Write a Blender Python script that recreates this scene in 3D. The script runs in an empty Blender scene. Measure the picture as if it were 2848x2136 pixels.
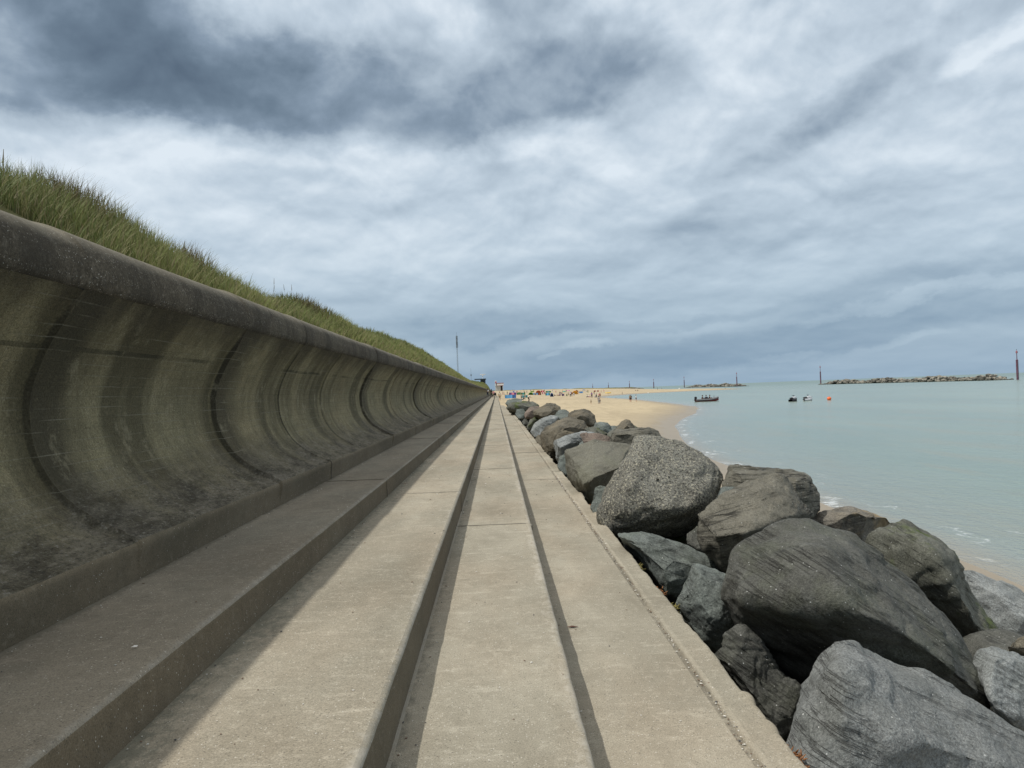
import bpy, bmesh, math, random
import numpy as np
from mathutils import Vector, Matrix, noise as mn
random.seed(7); rng = np.random.default_rng(7)
S = bpy.context.scene
C = S.collection
R = math.radians
# ------------------------------------------------------------------ camera
F = 2215.0
def camray(x, y): return Vector((x-1424.0, -(y-1068.0), -F)).normalized()
fw = camray(1380.0, 1091.29)
up = camray(2848.0, 1035.8).cross(fw).normalized()
if up.y < 0: up = -up
rt = fw.cross(up).normalized()
M = Matrix((rt, fw, up))
EYE = Vector((0, 0, 1.5))
cd = bpy.data.cameras.new('camera'); cam = bpy.data.objects.new('camera', cd); C.objects.link(cam)
cam.matrix_world = Matrix.Translation(EYE) @ M.to_4x4()
cd.sensor_width = 36; cd.lens = F/2848*36; cd.clip_start = 0.05; cd.clip_end = 90000
S.camera = cam
def ray(x, y): return M @ camray(x, y)
def at(x, y, Y):                                   # photograph pixel at forward distance Y
    d = ray(x, y); return EYE + d*(Y/d.y)
def atz(x, y, z):
    d = ray(x, y); return EYE + d*((z-EYE.z)/d.z)
ZONE = {'R8': (1900, 1400, .44362), 'R7': (1600, 1180, .36166), 'R6': (1380, 1080, .27125), 'R1': (1200, 900, .22604),
        'R2': (1340, 1020, .13562), 'R3': (1600, 1020, .16275), 'R4': (1900, 960, .22604), 'R5': (2350, 930, .22514)}
def zpx(z, x, y):
    a, b, s = ZONE[z]; return a+x*s, b+y*s
SEA = -2.3
# ------------------------------------------------------------------ helpers
def tag(o, label=None, cat=None, group=None, kind=None):
    if label: o['label'] = label
    if cat: o['category'] = cat
    if group: o['group'] = group
    if kind: o['kind'] = kind
    return o
def link(name, me, mat=None, parent=None, loc=None):
    o = bpy.data.objects.new(name, me); C.objects.link(o)
    if mat and me and not me.materials: me.materials.append(mat)
    if parent: o.parent = parent
    if loc is not None: o.location = loc
    return o
def empty(name, loc, rz=0):
    o = bpy.data.objects.new(name, None); o.empty_display_size = .1; C.objects.link(o)
    o.location = loc; o.rotation_euler.z = rz; return o
def npmesh(name, V, Q, smooth=True):
    me = bpy.data.meshes.new(name); V = np.asarray(V, np.float32); Q = np.asarray(Q, np.int32); k = Q.shape[1]
    me.vertices.add(len(V)); me.vertices.foreach_set('co', V.ravel())
    me.loops.add(Q.size); me.loops.foreach_set('vertex_index', Q.ravel())
    me.polygons.add(len(Q)); me.polygons.foreach_set('loop_start', np.arange(0, Q.size, k, dtype=np.int32))
    me.polygons.foreach_set('use_smooth', np.full(len(Q), smooth))
    me.update(calc_edges=True); me.validate(); return me
def gridq(nu, nv):
    i = np.arange(nu-1)[:, None]*nv + np.arange(nv-1)[None, :]
    i = i.ravel(); return np.stack([i, i+1, i+nv+1, i+nv], 1)
def attr(me, name, vals):
    a = me.attributes.new(name, 'FLOAT', 'POINT'); a.data.foreach_set('value', np.asarray(vals, np.float32))
def bmmesh(name, bm, smooth=False):
    me = bpy.data.meshes.new(name); bm.normal_update(); bm.to_mesh(me); bm.free()
    if smooth:
        for p in me.polygons: p.use_smooth = True
    return me
def box(bm, x0, x1, y0, y1, z0, z1, bev=0):
    r = bmesh.ops.create_cube(bm, size=1)
    bmesh.ops.scale(bm, vec=(x1-x0, y1-y0, z1-z0), verts=r['verts'])
    bmesh.ops.translate(bm, vec=((x0+x1)/2, (y0+y1)/2, (z0+z1)/2), verts=r['verts'])
    if bev: bmesh.ops.bevel(bm, geom=list({e for v in r['verts'] for e in v.link_edges}), offset=bev, segments=2, affect='EDGES')
def tube(bm, p, q, r0, r1=None, n=10):
    p, q = Vector(p), Vector(q); r1 = r0 if r1 is None else r1; d = q-p
    m = Matrix.Translation((p+q)/2) @ d.to_track_quat('Z', 'Y').to_matrix().to_4x4()
    bmesh.ops.create_cone(bm, cap_ends=True, segments=n, radius1=r0, radius2=r1, depth=d.length, matrix=m)
def ball(bm, c, r, sc=(1, 1, 1), n=12):
    m = Matrix.Translation(c) @ Matrix.Diagonal((*sc, 1))
    bmesh.ops.create_uvsphere(bm, u_segments=n, v_segments=max(6, n//2+2), radius=r, matrix=m)
def smoothstep(a, b, x):
    t = np.clip((x-a)/(b-a), 0, 1); return t*t*(3-2*t)
# cheap vectorised value noise
_P = rng.random((64, 64, 64)).astype(np.float32)
def vnoise(x, y, z=0):
    x, y, z = np.broadcast_arrays(np.asarray(x, float), np.asarray(y, float), np.asarray(z, float))
    xi, yi, zi = np.floor(x).astype(int), np.floor(y).astype(int), np.floor(z).astype(int)
    fx, fy, fz = x-xi, y-yi, z-zi
    fx, fy, fz = [f*f*(3-2*f) for f in (fx, fy, fz)]
    g = lambda a, b, c: _P[(xi+a) & 63, (yi+b) & 63, (zi+c) & 63]
    l = lambda a, b, t: a+(b-a)*t
    return l(l(l(g(0,0,0), g(1,0,0), fx), l(g(0,1,0), g(1,1,0), fx), fy), l(l(g(0,0,1), g(1,0,1), fx), l(g(0,1,1), g(1,1,1), fx), fy), fz)-.5
def fbm(x, y, z=0, o=4):
    s = 0; a = 1
    for i in range(o): s = s+a*vnoise(x*2**i+i*7.3, y*2**i+i*3.1, np.asarray(z)*2**i+i*5.7); a *= .5
    return s
# ------------------------------------------------------------------ node helper
class NT:
    def __init__(s, tree): s.t = tree; s.n = tree.nodes; s.l = tree.links
    def add(s, typ, ins=None, **kw):
        n = s.n.new(typ)
        for k, v in kw.items(): setattr(n, k, v)
        for k, v in (ins or {}).items(): s.put(n.inputs[k], v)
        return n
    def put(s, sock, v):
        if isinstance(v, bpy.types.NodeSocket): s.l.new(v, sock)
        elif isinstance(v, bpy.types.Node): s.l.new(v.outputs[0], sock)
        else: sock.default_value = v
    def m(s, op, a, b=0.0, c=0.0, clamp=False):
        n = s.add('ShaderNodeMath', operation=op, use_clamp=clamp); s.put(n.inputs[0], a); s.put(n.inputs[1], b); s.put(n.inputs[2], c); return n.outputs[0]
    def noise(s, vec, scale, detail=4, rough=.55, dist=0, out='Fac'):
        n = s.add('ShaderNodeTexNoise', {'Vector': vec, 'Scale': scale, 'Detail': detail, 'Roughness': rough, 'Distortion': dist}); return n.outputs[out]
    def voro(s, vec, scale, feature='F1', out='Distance'):
        n = s.add('ShaderNodeTexVoronoi', {'Vector': vec, 'Scale': scale}, feature=feature); return n.outputs[out]
    def mapv(s, vec, scale=(1, 1, 1), rot=(0, 0, 0), loc=(0, 0, 0)):
        return s.add('ShaderNodeMapping', {'Vector': vec, 'Scale': scale, 'Rotation': rot, 'Location': loc}).outputs[0]
    def mix(s, fac, a, b, mode='MIX'):
        n = s.add('ShaderNodeMix', data_type='RGBA', blend_type=mode, clamp_factor=True)
        s.put(n.inputs[0], fac); s.put(n.inputs[6], c4(a)); s.put(n.inputs[7], c4(b)); return n.outputs[2]
    def ramp(s, fac, stops):
        n = s.add('ShaderNodeValToRGB', {'Fac': fac}); e = n.color_ramp.elements
        while len(e) < len(stops): e.new(.5)
        for q, (p, col) in zip(e, stops): q.position = p; q.color = c4(col)
        return n.outputs[0]
    def rng(s, v, a, b, c=0., d=1.):
        return s.add('ShaderNodeMapRange', {'Value': v, 'From Min': a, 'From Max': b, 'To Min': c, 'To Max': d}, clamp=True).outputs[0]
def c4(c):
    if isinstance(c, (bpy.types.NodeSocket, bpy.types.Node)): return c
    if isinstance(c, (int, float)): return (c, c, c, 1)
    return (*c[:3], 1)
def newmat(name):
    m = bpy.data.materials.new(name); m.use_nodes = True; nt = NT(m.node_tree)
    b = m.node_tree.nodes['Principled BSDF']; return m, nt, b
def coord(nt, kind='Object'): return nt.add('ShaderNodeTexCoord').outputs[kind]
def setb(nt, b, col, rough=.85, bump=None, strength=.5, dist=.01, spec=.3):
    nt.put(b.inputs['Base Color'], c4(col)); nt.put(b.inputs['Roughness'], rough); b.inputs['Specular IOR Level'].default_value = spec
    if bump is not None:
        bn = nt.add('ShaderNodeBump', {'Height': bump, 'Strength': strength, 'Distance': dist}); nt.put(b.inputs['Normal'], bn.outputs[0])
def plain(name, col, rough=.7, var=.15, scale=6.0, spec=.3, metal=0.0):
    m, nt, b = newmat(name); v = coord(nt)
    n = nt.noise(v, scale, 4); k = nt.rng(n, .3, .7, 1-var, 1+var)
    c = nt.mix(1.0, col, nt.add('ShaderNodeCombineXYZ', {'X': k, 'Y': k, 'Z': k}).outputs[0], 'MULTIPLY')
    setb(nt, b, c, rough, n, .2, .004, spec); b.inputs['Metallic'].default_value = metal; return m
# ------------------------------------------------------------------ materials
def concrete(name, base, dark, light, grain=1.0, stain=.6, shell=.5, wear=0.5):
    m, nt, b = newmat(name); v = coord(nt)
    big = nt.noise(nt.mapv(v, (.9, .35, .9)), 1.6, 5, .6)
    mid = nt.noise(nt.mapv(v, (1, .7, 1)), 7, 6, .65)
    fine = nt.noise(v, 160, 3, .7)
    grit = nt.noise(v, 420, 2, .6)
    c = nt.mix(nt.rng(big, .35, .68), base, dark)
    c = nt.mix(nt.m('MULTIPLY', nt.rng(mid, .5, .72), stain), c, dark)
    c = nt.mix(nt.m('MULTIPLY', nt.rng(nt.noise(v, 23, 5, .7), .54, .74), .55), c, light)
    pale = nt.noise(nt.mapv(v, (.6, 2.2, 1), loc=(4, 9, 0)), 5.0, 5, .7)     # worn pale scuffs running across the walk
    c = nt.mix(nt.m('MULTIPLY', nt.rng(pale, .56, .72), wear), c, light)
    k = nt.m('ADD', nt.rng(fine, .25, .75, .62, 1.36), nt.rng(grit, .3, .7, -.22, .22))
    c = nt.mix(1.0, c, nt.add('ShaderNodeCombineXYZ', {'X': k, 'Y': k, 'Z': k}).outputs[0], 'MULTIPLY')
    tint = nt.noise(nt.mapv(v, (1.1, .5, 1), loc=(2, 7, 1)), 1.1, 4, .6); c = nt.mix(nt.rng(tint, .42, .62, 0, .5), c, nt.mix(1., c, (1.05, .97, .92), 'MULTIPLY'))
    agg = nt.noise(nt.mapv(v, loc=(3, 2, 6)), 95, 2, .5); aggz = nt.rng(nt.noise(v, 2.3, 4, .6), .46, .60); c = nt.mix(nt.m('MULTIPLY', nt.rng(agg, .60, .68), nt.rng(aggz, 0, 1, .12*shell, .6*shell)), c, light)
    c = nt.mix(nt.rng(agg, .36, .29, 0, .35), c, dark)
    vo = nt.add('ShaderNodeTexVoronoi', {'Vector': v, 'Scale': 120.0}); sep = nt.add('ShaderNodeSeparateColor', {'Color': vo.outputs['Color']})
    sp = nt.m('MULTIPLY', nt.m('LESS_THAN', vo.outputs['Distance'], .33), nt.m('GREATER_THAN', sep.outputs[0], 1-.09*shell))
    sd = nt.m('MULTIPLY', nt.m('LESS_THAN', vo.outputs['Distance'], .36), nt.m('GREATER_THAN', sep.outputs[1], .93))
    c = nt.mix(nt.m('MULTIPLY', sp, .65), c, (.62, .60, .54)); c = nt.mix(nt.m('MULTIPLY', sd, .6), c, (.05, .045, .04))
    bl_ = nt.noise(nt.mapv(v, loc=(9, 4, 2)), 3.1, 6, .72); c = nt.mix(nt.rng(bl_, .55, .68, 0, .45*stain+.1), c, dark)
    gap = nt.add('ShaderNodeAttribute', attribute_name='gap').outputs['Fac']; c = nt.mix(nt.rng(nt.m('ADD', gap, nt.m('MULTIPLY', nt.m('SUBTRACT', mid, .5), .8)), .35, .75, 0, .85), c, (.035, .032, .026))
    h = nt.m('ADD', nt.m('MULTIPLY', fine, .6), nt.m('ADD', nt.m('MULTIPLY', mid, 1.2), nt.m('MULTIPLY', sp, .25)))
    setb(nt, b, c, .92, h, .55*grain, .008, .2); return m, nt, b, c, v
def fringe(nt, b, c, v, bands):
    """dirt, moss and worn arrises that lie along the steps at their real positions"""
    X = nt.add('ShaderNodeSeparateXYZ', {'Vector': v}).outputs[0]; n = nt.noise(nt.mapv(v, (1, .6, 1)), 22, 6, .75); n2 = nt.noise(nt.mapv(v, (1, .3, 1), loc=(3, 3, 3)), 3.2, 5, .7)
    for x0, x1, col, amt, lo in bands:
        d = nt.rng(X, x0, x1, 1, 0); m_ = nt.rng(nt.m('ADD', nt.m('MULTIPLY', d, .26), nt.m('ADD', nt.m('MULTIPLY', n, .6), nt.m('MULTIPLY', n2, .4))), lo, lo+.14, 0, amt)
        m_ = nt.m('MULTIPLY', m_, nt.m('GREATER_THAN', d, .001)); m_ = nt.m('MULTIPLY', m_, nt.m('LESS_THAN', nt.m('MULTIPLY', nt.m('SUBTRACT', X, x0), 1 if x1 > x0 else -1), 1.0)) ; k = nt.m('GREATER_THAN', X, x0-.02) if x1 > x0 else nt.m('LESS_THAN', X, x0+.02)
        c = nt.mix(nt.m('MULTIPLY', m_, k), c, col)
    nt.put(b.inputs['Base Color'], c)
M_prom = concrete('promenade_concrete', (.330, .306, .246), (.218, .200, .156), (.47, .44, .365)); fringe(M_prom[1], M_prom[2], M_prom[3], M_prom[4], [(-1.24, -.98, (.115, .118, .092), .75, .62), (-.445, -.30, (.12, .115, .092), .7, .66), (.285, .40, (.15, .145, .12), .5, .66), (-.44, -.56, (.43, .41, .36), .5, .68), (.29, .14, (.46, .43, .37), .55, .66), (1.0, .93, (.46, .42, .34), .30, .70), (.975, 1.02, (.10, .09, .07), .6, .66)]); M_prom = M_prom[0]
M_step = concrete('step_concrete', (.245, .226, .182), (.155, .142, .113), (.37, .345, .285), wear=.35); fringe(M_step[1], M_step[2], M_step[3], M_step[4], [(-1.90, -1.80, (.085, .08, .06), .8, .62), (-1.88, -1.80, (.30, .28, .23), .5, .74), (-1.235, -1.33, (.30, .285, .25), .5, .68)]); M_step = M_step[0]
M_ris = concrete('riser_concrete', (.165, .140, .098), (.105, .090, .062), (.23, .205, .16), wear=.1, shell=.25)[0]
def wall_mat():
    m, nt, b, c, v = concrete('wall_concrete', (.284, .254, .154), (.180, .160, .098), (.345, .315, .215), 1.0, .7, .12, .35)
    sep = nt.add('ShaderNodeSeparateXYZ', {'Vector': v}); y, z = sep.outputs[1], sep.outputs[2]
    w = nt.noise(v, 3, 3)                                             # wobble of the run-off
    yy = nt.m('ADD', y, nt.m('MULTIPLY', nt.m('SUBTRACT', w, .5), .10))
    run = nt.noise(nt.add('ShaderNodeCombineXYZ', {'X': 0., 'Y': yy, 'Z': nt.m('MULTIPLY', z, .12)}).outputs[0], 1.15, 4, .62)
    fin = nt.noise(nt.add('ShaderNodeCombineXYZ', {'X': 3., 'Y': yy, 'Z': nt.m('MULTIPLY', z, .22)}).outputs[0], 11, 5, .65)
    st = nt.rng(run, .50, .60); c2 = nt.mix(nt.m('MULTIPLY', st, .72), c, (.068, .060, .036))
    c2 = nt.mix(nt.m('MULTIPLY', nt.rng(fin, .5, .7), .28), c2, (.06, .055, .036))
    for yj in (4.19, 6.92, 14.4, 23.6, 33.0, 47.0):                   # damp bands below the leaking joints
        d = nt.m('SUBTRACT', yy, yj); band = nt.m('MULTIPLY', nt.rng(d, -.03, .03), nt.rng(d, .22+yj*.012, .50+yj*.03, 1, 0))
        c2 = nt.mix(nt.m('MULTIPLY', band, nt.rng(w, .2, .7, .5, .82)), c2, (.048, .043, .030))
    lift = nt.noise(nt.mapv(v, (1, .15, 1)), 2.2, 3)                   # pour lines and shutter board marks
    zz = nt.m('ADD', z, nt.m('MULTIPLY', lift, .05))
    pour = nt.m('LESS_THAN', nt.m('ABSOLUTE', nt.m('SUBTRACT', zz, 1.86)), .012)
    c2 = nt.mix(nt.m('MULTIPLY', pour, nt.rng(nt.noise(v, 1.3, 3), .4, .6, 0, .6)), c2, (.03, .03, .02))
    fr = nt.m('FRACT', nt.m('MULTIPLY', z, 16)); ln = nt.m('LESS_THAN', fr, .10)
    c2 = nt.mix(nt.m('MULTIPLY', ln, nt.rng(nt.noise(nt.mapv(v, (1, .5, 6)), 3, 3), .47, .60, 0, .42)), c2, (.29, .275, .21))
    blot = nt.noise(nt.mapv(v, (1, .8, .8), loc=(2, 2, 2)), 5.5, 6, .72); c2 = nt.mix(nt.rng(blot, .54, .70, 0, .55), c2, (.095, .084, .052)); c2 = nt.mix(nt.rng(blot, .44, .32, 0, .45), c2, (.36, .325, .22))
    wz_ = nt.m('ADD', z, nt.m('MULTIPLY', nt.m('SUBTRACT', nt.noise(v, 2.4, 5, .7), .5), .7)); lo = nt.rng(wz_, .84, 1.16, 1, 0)   # scoured grey toe of the curve with exposed stones
    sp = nt.noise(nt.mapv(v, (1, .45, 1)), 46, 6, .8); sp2 = nt.noise(nt.mapv(v, (1, .35, 1)), 8, 6, .75)
    c2 = nt.mix(nt.m('MULTIPLY', lo, .80), c2, nt.mix(nt.rng(sp2, .42, .60), (.055, .050, .040), (.185, .168, .135)))
    c2 = nt.mix(nt.m('MULTIPLY', lo, nt.rng(sp, .56, .64, 0, .7)), c2, (.30, .285, .25)); c2 = nt.mix(nt.m('MULTIPLY', lo, nt.rng(sp, .46, .38, 0, .75)), c2, (.035, .032, .028))
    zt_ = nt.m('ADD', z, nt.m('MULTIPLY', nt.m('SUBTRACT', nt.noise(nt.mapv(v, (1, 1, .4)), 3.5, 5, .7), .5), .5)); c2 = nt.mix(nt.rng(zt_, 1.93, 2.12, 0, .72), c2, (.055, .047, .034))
    gr = nt.noise(v, 75, 4, .8); c2 = nt.mix(1., c2, nt.add('ShaderNodeCombineXYZ', {'X': nt.rng(gr, .3, .7, .6, 1.45), 'Y': nt.rng(gr, .3, .7, .6, 1.45), 'Z': nt.rng(gr, .3, .7, .6, 1.45)}).outputs[0], 'MULTIPLY')
    hb = nt.m('ADD', nt.m('MULTIPLY', nt.m('SUBTRACT', 1., ln), .8), nt.m('ADD', gr, nt.m('MULTIPLY', nt.m('MULTIPLY', sp, lo), 1.5))); bn = nt.add('ShaderNodeBump', {'Height': hb, 'Strength': .7, 'Distance': .012}); nt.put(b.inputs['Normal'], bn.outputs[0])
    nt.put(b.inputs['Base Color'], c2); return m
M_wall = wall_mat()
def coping_mat():
    m, nt, b, c, v = concrete('coping_concrete', (.100, .088, .066), (.050, .043, .033), (.24, .22, .18), 1.8, .8, 1.0, .3)
    sep = nt.add('ShaderNodeSeparateXYZ', {'Vector': v})
    gr = nt.noise(v, 62, 4, .8); c = nt.mix(1., c, nt.add('ShaderNodeCombineXYZ', {'X': nt.rng(gr, .3, .7, .45, 1.7), 'Y': nt.rng(gr, .3, .7, .45, 1.7), 'Z': nt.rng(gr, .3, .7, .45, 1.7)}).outputs[0], 'MULTIPLY')
    c = nt.mix(nt.rng(nt.noise(nt.mapv(v, (.3, 1, .3)), 1.7, 4, .65), .5, .64, 0, .65), c, (.04, .035, .027))
    t = nt.rng(nt.m('ADD', sep.outputs[2], nt.m('MULTIPLY', nt.noise(v, 6, 4), .12)), 2.38, 2.50)  # towards the coping top: sunlit tone painted into the colour
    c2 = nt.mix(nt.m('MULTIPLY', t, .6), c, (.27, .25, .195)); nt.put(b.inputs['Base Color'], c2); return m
M_cop = coping_mat()
def rock_mat(name, base, dark, light, speck=0.0, stri=0.0, rot=(0, 0, 0), algae=0.0, tan=0.0, sc=1.0):
    m, nt, b = newmat(name); v = coord(nt)
    big = nt.noise(v, 2.1*sc, 5, .6); mid = nt.noise(v, 9*sc, 6, .7); fine = nt.noise(v, 70, 4, .75)
    c = nt.mix(nt.rng(big, .36, .64), base, dark); c = nt.mix(nt.rng(mid, .52, .75, 0, .6), c, light)
    grn = nt.noise(v, 150, 3, .8); k = nt.m('MULTIPLY', nt.rng(fine, .28, .72, .42, 1.65), nt.rng(grn, .3, .7, .55, 1.45)); c = nt.mix(1.0, c, nt.add('ShaderNodeCombineXYZ', {'X': k, 'Y': k, 'Z': k}).outputs[0], 'MULTIPLY')
    h = nt.m('ADD', nt.m('MULTIPLY', mid, 1.0), nt.m('MULTIPLY', fine, .22))
    if speck and speck < .9: c = nt.mix(nt.rng(nt.noise(v, 85, 3, .75), .58, .66, 0, speck), c, light)
    if speck >= .9:
        s1 = nt.noise(v, 50, 3, .75); s2 = nt.noise(nt.mapv(v, loc=(7, 3, 2)), 44, 3, .75)
        c = nt.mix(nt.rng(s1, .52, .58, 0, speck), c, (.035, .033, .028)); c = nt.mix(nt.rng(s2, .55, .61, 0, speck*.8), c, (.42, .40, .31))
        h = nt.m('ADD', h, nt.m('MULTIPLY', s2, .5))
    if stri:
        mp = nt.mapv(nt.mapv(v, rot=rot), (1.1, 1.1, 21)); sn = nt.noise(mp, 1.15, 4, .6, .15); cr = nt.rng(nt.m('ABSOLUTE', nt.m('SUBTRACT', sn, .5)), .004, .028, 0, 1); cr = nt.m('MAXIMUM', cr, nt.rng(nt.noise(v, 2.2, 4, .6), .44, .54, 1, 0))
        c = nt.mix(nt.m('MULTIPLY', nt.m('SUBTRACT', 1., cr), stri), c, (.018, .017, .014)); h = nt.m('ADD', h, nt.m('MULTIPLY', cr, 1.3*stri))
        c = nt.mix(nt.rng(nt.noise(nt.mapv(nt.mapv(v, rot=rot), (1, 1, 8)), 2.0, 5, .65), .5, .7, 0, .5*stri), c, light)
    vo = nt.add('ShaderNodeTexVoronoi', {'Vector': v, 'Scale': 55.0}); q = nt.add('ShaderNodeSeparateColor', {'Color': vo.outputs['Color']})
    c = nt.mix(nt.m('MULTIPLY', nt.m('LESS_THAN', vo.outputs['Distance'], .22), nt.m('GREATER_THAN', q.outputs[0], .965)), c, (.42, .43, .42))
    if algae: c = nt.mix(nt.rng(nt.noise(nt.mapv(v, loc=(3, 1, 8)), 1.7, 5, .7), .50, .62, 0, algae), c, (.060, .085, .012))
    if tan: c = nt.mix(nt.rng(nt.noise(nt.mapv(v, loc=(1, 5, 2)), 1.6, 5, .7), .50, .60, 0, tan), c, (.25, .19, .11))
    setb(nt, b, c, .80, h, .8, .035, .35); return m
RM = {
 'light': rock_mat('rock_light_grey', (.165, .174, .172), (.105, .112, .106), (.26, .27, .265), 0.6, .38, (0, -.50, .3)),
 'pale': rock_mat('rock_pale_grey', (.235, .25, .25), (.155, .168, .164), (.33, .35, .35), .2, .25, (0, -.6, .3)),
 'granite': rock_mat('rock_granite', (.185, .185, .162), (.115, .113, .098), (.29, .285, .245), .95, 0),
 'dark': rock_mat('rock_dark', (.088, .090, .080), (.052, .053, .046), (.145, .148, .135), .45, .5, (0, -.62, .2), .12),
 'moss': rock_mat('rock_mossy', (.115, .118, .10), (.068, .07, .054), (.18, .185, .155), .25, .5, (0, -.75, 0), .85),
 'strata': rock_mat('rock_banded', (.128, .122, .098), (.082, .078, .063), (.20, .192, .16), .3, .8, (.1, .24, 0)),
 'flat': rock_mat('rock_flat_banded', (.125, .120, .097), (.085, .081, .064), (.19, .183, .152), .2, .8, (.05, .02, 0)),
 'smooth': rock_mat('rock_smooth', (.138, .135, .108), (.10, .097, .077), (.19, .184, .153), .15, .12, (.1, .5, 0), .08),
 'slate': rock_mat('rock_slate', (.135, .155, .145), (.095, .108, .10), (.195, .215, .208), .15, .2, (0, -.4, 0), .1),
 'brown': rock_mat('rock_brown', (.13, .116, .086), (.072, .066, .05), (.20, .18, .14), .25, .3, (0, .4, 0), .0, .15),
 'tan': rock_mat('rock_tan', (.17, .155, .13), (.10, .094, .08), (.27, .235, .17), .3, .2, (0, .2, 0), 0, .9),
 'red': rock_mat('rock_reddish', (.19, .145, .12), (.12, .10, .083), (.25, .21, .175), .2, .2),
}
# ------------------------------------------------------------------ world, sun
SAZ, SEL = R(-112), R(58.6)            # azimuth measured from +Y towards +X
sd = Vector((math.sin(SAZ)*math.cos(SEL), math.cos(SAZ)*math.cos(SEL), math.sin(SEL)))
W = bpy.data.worlds.new('World'); S.world = W; W.use_nodes = True
nt = NT(W.node_tree); nt.n.clear()
sky = nt.add('ShaderNodeTexSky'); sky.sky_type = 'NISHITA'; sky.sun_disc = False; sky.sun_elevation = SEL; sky.sun_rotation = SAZ; sky.air_density = 1.2; sky.dust_density = 2
g = coord(nt, 'Generated'); sp = nt.add('ShaderNodeSeparateXYZ', {'Vector': g}); dx, dy, dz = sp.outputs
az0 = nt.m('ARCTAN2', dx, dy); el0 = nt.m('ARCSINE', dz)
den = nt.m('ADD', nt.m('ABSOLUTE', dz), .10)
pv = nt.add('ShaderNodeCombineXYZ', {'X': nt.m('DIVIDE', dx, den), 'Y': nt.m('MULTIPLY', nt.m('DIVIDE', dy, den), 1.15), 'Z': 0.}).outputs[0]
ae = nt.add('ShaderNodeCombineXYZ', {'X': az0, 'Y': nt.m('MULTIPLY', el0, 1.6), 'Z': 0.}).outputs[0]
def wnoise(scale, det):
    w = nt.add('ShaderNodeTexNoise', {'Vector': ae, 'Scale': scale, 'Detail': det, 'Roughness': .6}); return nt.add('ShaderNodeSeparateColor', {'Color': w.outputs['Color']})
wc = wnoise(3.2, 8.0)
az = nt.m('ADD', az0, nt.m('MULTIPLY', nt.m('SUBTRACT', wc.outputs[0], .5), .22)); el = nt.m('ADD', el0, nt.m('MULTIPLY', nt.m('SUBTRACT', wc.outputs[1], .5), .13))
n1 = nt.noise(pv, .9, 7, .55, .35)
hz = nt.m('EXPONENT', nt.m('MULTIPLY', nt.m('POWER', nt.m('DIVIDE', nt.m('MAXIMUM', el0, 0.), .150), 1.8), -1.))
calm = nt.m('SUBTRACT', 1., nt.m('MULTIPLY', hz, .72))
def billow(vec, sc, off):       # lumpy cumulus relief: bright heads over grey bases
    v1 = nt.noise(nt.mapv(vec, loc=off), sc, 7, .50, .25); v2 = nt.noise(nt.mapv(vec, loc=(off[0], off[1]-.022*8/sc, off[2])), sc, 7, .50, .25)
    return nt.m('SUBTRACT', v1, .5), nt.m('SUBTRACT', v1, v2)
aes = nt.mapv(nt.add('ShaderNodeCombineXYZ', {'X': az0, 'Y': nt.m('MULTIPLY', nt.m('LOGARITHM', nt.m('ADD', nt.m('MAXIMUM', el0, -.05), .13), 2.718), .55), 'Z': 0.}).outputs[0], (.95, 1.0, 1), (0, 0, R(-5)))
b1, r1 = billow(aes, 8.0, (3.1, 1.7, 0)); b2, r2_ = billow(aes, 19.0, (9.2, 4.4, 0))
val = nt.m('ADD', .83, nt.m('MULTIPLY', nt.m('SUBTRACT', n1, .5), .16))
val = nt.m('ADD', val, nt.m('MULTIPLY', nt.m('MULTIPLY', b1, .46), calm)); val = nt.m('ADD', val, nt.m('MULTIPLY', nt.m('MULTIPLY', r1, .58), calm)); val = nt.m('ADD', val, nt.m('MULTIPLY', nt.m('MULTIPLY', b2, .13), calm)); val = nt.m('ADD', val, nt.m('MULTIPLY', nt.m('MULTIPLY', r2_, .24), calm))
# cloud masses: centre (pixel of the 2212-wide photograph turned into a sky direction), angular radii, tilt, strength
BL = [(40, 30, 330, 170, -5, -.34), (330, 90, 280, 130, -22, -.20), (560, 195, 350, 92, -8, -.20), (900, 200, 380, 100, 2, -.20), (1180, 190, 220, 80, 22, -.15), (100, 205, 190, 40, -6, -.10),
      (760, 50, 240, 56, -6, .05), (960, 40, 80, 60, -40, .06), (1120, 30, 90, 80, -50, -.12), (1380, 90, 170, 110, 25, -.07), (1610, 70, 90, 130, 10, .08), (1500, 20, 60, 60, 0, .06),
      (1780, 235, 160, 40, 28, -.15), (1990, 120, 260, 44, 24, -.11), (2160, 60, 90, 26, 22, .16), (1720, 130, 130, 60, 25, -.02), (480, 320, 520, 36, -2, .12), (1130, 300, 160, 26, 5, .12),
      (330, 420, 380, 70, 0, .08), (640, 560, 340, 60, 0, .06), (1540, 480, 120, 40, 20, -.06), (1800, 480, 460, 40, 5, -.07), (2100, 610, 330, 34, 3, -.13), (1060, 700, 200, 36, 0, -.16), (1500, 760, 620, 40, 2, -.17), (1350, 695, 330, 12, 2, -.10),
      (1240, 752, 55, 10, 5, .16), (1160, 778, 26, 5, 5, .10), (2040, 640, 260, 12, 2, .12), (1700, 770, 70, 8, 2, .08), (1980, 745, 90, 9, 2, .08)]
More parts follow.
